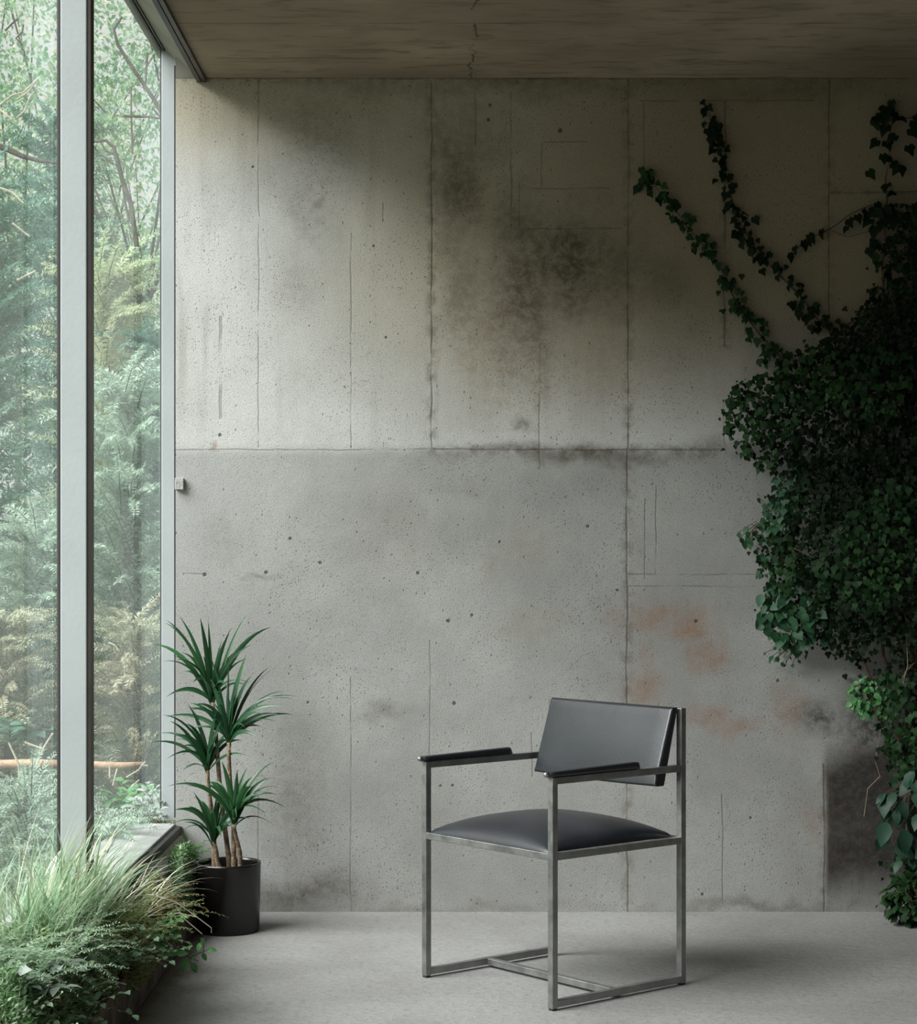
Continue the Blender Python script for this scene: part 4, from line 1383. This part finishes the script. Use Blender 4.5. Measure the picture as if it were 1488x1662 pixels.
def broad_tree(name, label, x, y, z0, trunk_h, crown, n_cl, per, mat, rng, leaf=(.05, .09), trunk_r=.08, cat='tree', lean=(0, 0), hollow=.2):
    """Tree with a forked trunk and clustered leaves in an ellipsoid crown (cx, cy, cz, rx, ry, rz relative to the base)."""
    o = empty(name, (x, y, z0))
    tag(o, label, cat)
    cc = np.array([x + crown[0], y + crown[1], z0 + crown[2]])
    rr = np.array(crown[3:])
    mb = MB()
    fork = np.array([x + lean[0], y + lean[1], z0 + trunk_h])
    mb.tube([(x, y, z0 - .15), (x + lean[0] * .4, y + lean[1] * .4, z0 + trunk_h * .5), tuple(fork)], [trunk_r, trunk_r * .8, trunk_r * .65], 9)
    v = unit(rng.normal(0, 1, (n_cl, 3))) * np.cbrt(rng.uniform(hollow, 1, n_cl))[:, None]
    cents = cc + v * rr
    for k in range(min(n_cl, 12)):
        E = cents[k]
        mid = fork * .45 + E * .55 + rng.normal(0, .12, 3) + np.array([0, 0, .15])
        mb.tube([tuple(fork), tuple(fork * .75 + mid * .25), tuple(mid), tuple(E)], [trunk_r * .42, trunk_r * .32, trunk_r * .18, .006], 6)
    mb.build('trunk', M['bark'], o)
    m = n_cl * per
    ci = np.repeat(cents, per, 0)
    spread = .11 * float(np.mean(rr)) + .07
    pos = ci + rng.normal(0, 1, (m, 3)) * spread * np.array([1, 1, .6])
    d = rng.normal(0, 1, (m, 3)) + np.array([0, 0, -.5])
    nn = rng.normal(0, .5, (m, 3)) + np.array([0, 0, 1.0])
    L = rng.uniform(leaf[0], leaf[1], m)
    leaves_obj('foliage', M[mat], o, [leaf_arrays(pos, d, nn, L, L * .55, T_FOLD)])
    return o


def gx(px, y): return (px - 744) * y / F_PX


conifer('conifer_shrub', 'large teal-green conifer filling the left pane', gx(-30, 9.2), 9.2, .05, 3.1, .95, 330, 'conifer', rng, .055, cat='conifer', taper=.5)
conifer('conifer_shrub', 'dark conifer behind, against the left edge of the grey mullion', gx(95, 10.6), 10.6, .1, 3.6, .9, 300, 'conifer', rng, .06, cat='conifer', taper=.55)
conifer('drooping_shrub', 'pale drooping feathery shrub in the middle of the right pane', gx(205, 8.3), 8.3, .05, 2.0, .85, 300, 'conifer_pale', rng, .05, droop=1.6, taper=.6)
conifer('drooping_shrub', 'pale feathery shrub low in the left pane beside the mullion', gx(60, 8.0), 8.0, .05, 1.35, .62, 220, 'conifer_pale', rng, .045, droop=1.6, taper=.5)
conifer('yellow_shrub', 'yellow-green shrub in the upper middle of the right pane', gx(170, 10.2), 10.2, .1, 2.75, .75, 260, 'yellow_leaf', rng, .06, droop=1.0, taper=.45)
conifer('dry_shrub', 'brownish dry shrub low in the right pane above the bare log', gx(215, 7.75), 7.75, .05, .98, .50, 200, 'dry_leaf', rng, .035, droop=1.3, taper=.4)
conifer('dry_shrub', 'brownish dry shrub low in the left pane above the bare log', gx(0, 7.6), 7.6, .05, 1.0, .48, 200, 'dry_leaf', rng, .035, droop=1.3, taper=.4)
conifer('conifer_shrub', 'grey-green conifer close to the jamb in the right pane', gx(262, 9.0), 9.0, .05, 2.3, .6, 220, 'conifer', rng, .05, droop=1.4, cat='conifer', taper=.6)
conifer('conifer_shrub', 'bushy conifer further left beyond the window frame', -3.4, 8.2, .05, 3.0, .9, 260, 'conifer', rng, .07, cat='conifer')
broad_tree('garden_tree', 'leafy tree behind the conifers with bare dark branches in the right pane', gx(235, 11.3), 11.3, .15, 2.6, (-.1, 0, 3.9, .95, .9, 1.6), 52, 170, 'tree_leaf', rng, (.03, .058), .03)
broad_tree('garden_tree', 'tall tree with sky showing through its crown in the left pane', gx(30, 13.9), 13.9, .15, 2.8, (0, 0, 4.5, 1.2, 1.0, 1.9), 52, 170, 'tree_leaf', rng, (.032, .06), .035)
broad_tree('garden_tree', 'yellow-green tree far behind the grey mullion', gx(140, 17), 17, .25, 2.5, (0, 0, 4.4, 1.5, 1.2, 2.6), 60, 100, 'yellow_leaf', rng, (.04, .07), .05)
broad_tree('garden_tree', 'dense green tree closing the view far back at left', gx(-60, 21), 21, .3, 2.5, (0, 0, 4.4, 2.0, 1.5, 3.2), 60, 100, 'tree_leaf', rng, (.045, .08), .07)
broad_tree('garden_tree', 'dense green tree closing the view far back behind the jamb', gx(240, 25), 25, .3, 2.0, (0, 0, 4.2, 2.0, 1.5, 3.6), 54, 100, 'tree_leaf', rng, (.045, .08), .07)
for k, (x, y, hh, rr) in enumerate([(-5.2, 9.6, 2.6, .9), (-4.9, 12.3, 3.2, 1.0), (-7.2, 8.4, 2.4, 1.0), (-7.0, 12.0, 3.4, 1.1), (-6.4, 15.5, 3.6, 1.2)]):
    conifer('conifer_shrub', ['mid-height conifer in the garden left of the view through the panes', 'taller conifer behind the mid-height one, left of the view', 'low wide conifer furthest left in the garden',
                              'tall conifer behind the low wide one', 'tallest conifer at the far end of the garden'][k], x, y, .08, hh, rr, 200, 'conifer', rng, .085, cat='conifer')
broad_tree('garden_tree', 'wide leafy tree at the far left of the garden', -9.0, 16.5, .2, 2.2, (0, 0, 3.6, 1.6, 1.3, 2.6), 50, 80, 'tree_leaf', rng, (.06, .1), .07)
broad_tree('garden_tree', 'leafy tree behind the leftmost conifers', -10.0, 10.5, .2, 2.0, (0, 0, 3.2, 1.4, 1.5, 2.2), 50, 80, 'tree_leaf', rng, (.06, .1), .07)
# trees further along the window wall
for k, (x, y, hgt) in enumerate([(-5.4, 3.2, 3.0), (-5.8, .2, 3.2), (-5.6, 6.0, 3.4)]):
    broad_tree('hedge_tree', ['hedge tree opposite the middle of the window wall', 'hedge tree opposite the near end of the window wall', 'hedge tree opposite the far end of the window wall'][k],
               x, y, .05, 1.0, (0, 0, hgt * .55, 1.2, .95, hgt * .5), 50, 60, 'tree_leaf', rng, (.08, .13), .1, hollow=.1)

# bare branches hanging in front of the trees
brn = empty('bare_branch', tuple(pt(250, 190, 9.8)))
tag(brn, 'dark bare branches crossing the top of the right pane', 'branch')
mb = MB()
for poly, r in [([(198, 27), (185, 48), (190, 70), (205, 95), (230, 132), (250, 162), (275, 205)], .012), ([(236, 138), (238, 110), (239, 85)], .007), ([(275, 195), (245, 190), (200, 188)], .008),
                ([(150, 230), (172, 228), (184, 238), (190, 258), (198, 290), (212, 330), (222, 400)], .014), ([(163, 231), (172, 245), (188, 252)], .007), ([(150, 250), (165, 252), (183, 266)], .007),
                ([(213, 140), (213, 180), (215, 250)], .006), ([(247, 175), (262, 192)], .007), ([(150, 160), (172, 183)], .007), ([(200, 310), (210, 360)], .006), ([(178, 315), (196, 362)], .005)]:
    mb.tube([tuple(pt(x, y, 9.8)) for x, y in poly], list(np.linspace(r * .55, r, len(poly))), 6)
    mb.build('branch', M['bark'], brn)
    mb = MB()
brn2 = empty('bare_branch', tuple(pt(60, 180, 9.0)))
tag(brn2, 'pale bare twigs lying across the conifer in the left pane', 'branch')
mb = MB()
for poly in [[(0, 170), (20, 155), (38, 150), (62, 128)], [(62, 128), (45, 150), (27, 162)], [(27, 192), (40, 180), (50, 155), (60, 145), (78, 160)], [(0, 178), (20, 194)],
             [(20, 362), (35, 374), (48, 384)], [(28, 455), (58, 440)], [(0, 305), (20, 312), (38, 330)]]:
    MB().tube([tuple(pt(x, y, 8.45)) for x, y in poly], .0045, 5).build('twig', M['twig'], brn2)
brn3 = empty('bare_branch', tuple(pt(60, 265, 10)))
tag(brn3, 'dark curved branch across the sky gap in the left pane', 'branch')
mb = MB()
mb.tube([tuple(pt(x, y, 9.3)) for x, y in [(-10, 235), (15, 243), (35, 253), (60, 260), (95, 265)]], [.018, .016, .013, .010, .006], 6)
mb.build('branch', M['bark'], brn3)
mb = MB()
mb.tube([tuple(pt(x, y, 9.3)) for x, y in [(8, 50), (20, 38), (30, 30)]], .005, 5)
mb.build('branch', M['bark'], brn3)
mb = MB()
mb.tube([tuple(pt(x, y, 9.3)) for x, y in [(38, 40), (36, 52), (26, 62), (36, 74)]], .005, 5)
mb.build('branch', M['bark'], brn3)

# the bare log lying across both panes
lg = MB()
yl = 7.3
pts = [tuple(pt(x, y, yl)) for x, y in [(-60, 1243), (0, 1241), (60, 1239), (150, 1242), (200, 1243), (232, 1240)]]
lg.tube(pts, [.020, .019, .017, .016, .014, .009], 10)
lg = lg.build('fallen_log', M['log'], smooth=True)
tag(lg, 'orange-brown bare log lying level across both panes outside', 'log')
tw = empty('dead_twig', tuple(pt(30, 1300, 7.2)))
tag(tw, 'forked pale dead twigs leaning on the bare log in the left pane', 'twig')
mb = MB()
for poly in [[(14, 1205), (30, 1240), (31, 1262), (22, 1300), (22, 1345)], [(70, 1235), (52, 1258), (38, 1280), (30, 1300)], [(86, 1190), (72, 1212), (60, 1240)], [(40, 1205), (68, 1215)], [(40, 1245), (33, 1272)], [(50, 1265), (70, 1272)]]:
    MB().tube([tuple(pt(x, y, 7.15)) for x, y in poly], .004, 5).build('twig', M['twig'], tw)
tw2 = empty('dead_twig', tuple(pt(200, 1290, 7.2)))
tag(tw2, 'thin pale dead twigs leaning on the bare log in the right pane', 'twig')
mb = MB()
for poly in [[(236, 1236), (225, 1250), (205, 1262)], [(190, 1248), (183, 1275)], [(226, 1266), (205, 1285), (195, 1295)], [(178, 1244), (178, 1262)], [(176, 1043), (186, 1047), (192, 1055)], [(240, 1243), (228, 1242)]]:
    MB().tube([tuple(pt(x, y, 7.15)) for x, y in poly], .0035, 5).build('twig', M['twig'], tw2)

# rosettes and low plants by the outer sill
leafy('garden_rosette', 'bright green rosette plant outside, low in the right pane', tuple(pt(212, 1320, 7.1)), 22, (.08, .16), 0, 3, (.2, .9), (.4, 1.2), 'sprig', rng, (.03, .055), per=4, cat='plant')
leafy('garden_rosette', 'silver-leaved plant outside, low beside the jamb', tuple(pt(240, 1330, 6.9)), 26, (.08, .17), 0, 3, (.2, .9), (.4, 1.2), 'silver', rng, (.022, .04), per=5, cat='plant')
leafy('garden_rosette', 'dark-leaved plant outside, low in the left pane above the log', tuple(pt(20, 1215, 7.5)), 18, (.10, .20), 0, 3, (.2, .9), (.4, 1.2), 'conifer', rng, (.045, .075), per=5, cat='plant')
conifer('low_garden_fern', 'low pale fern outside at the foot of the left pane', gx(40, 6.9), 6.9, .05, .34, .45, 150, 'conifer_pale', rng, .03, droop=1.4, taper=.3, cat='fern')
conifer('low_garden_fern', 'low grey-green fern outside below the log in the right pane', gx(150, 6.4), 6.4, .05, .30, .34, 120, 'conifer_pale', rng, .028, droop=1.4, taper=.3, cat='fern')
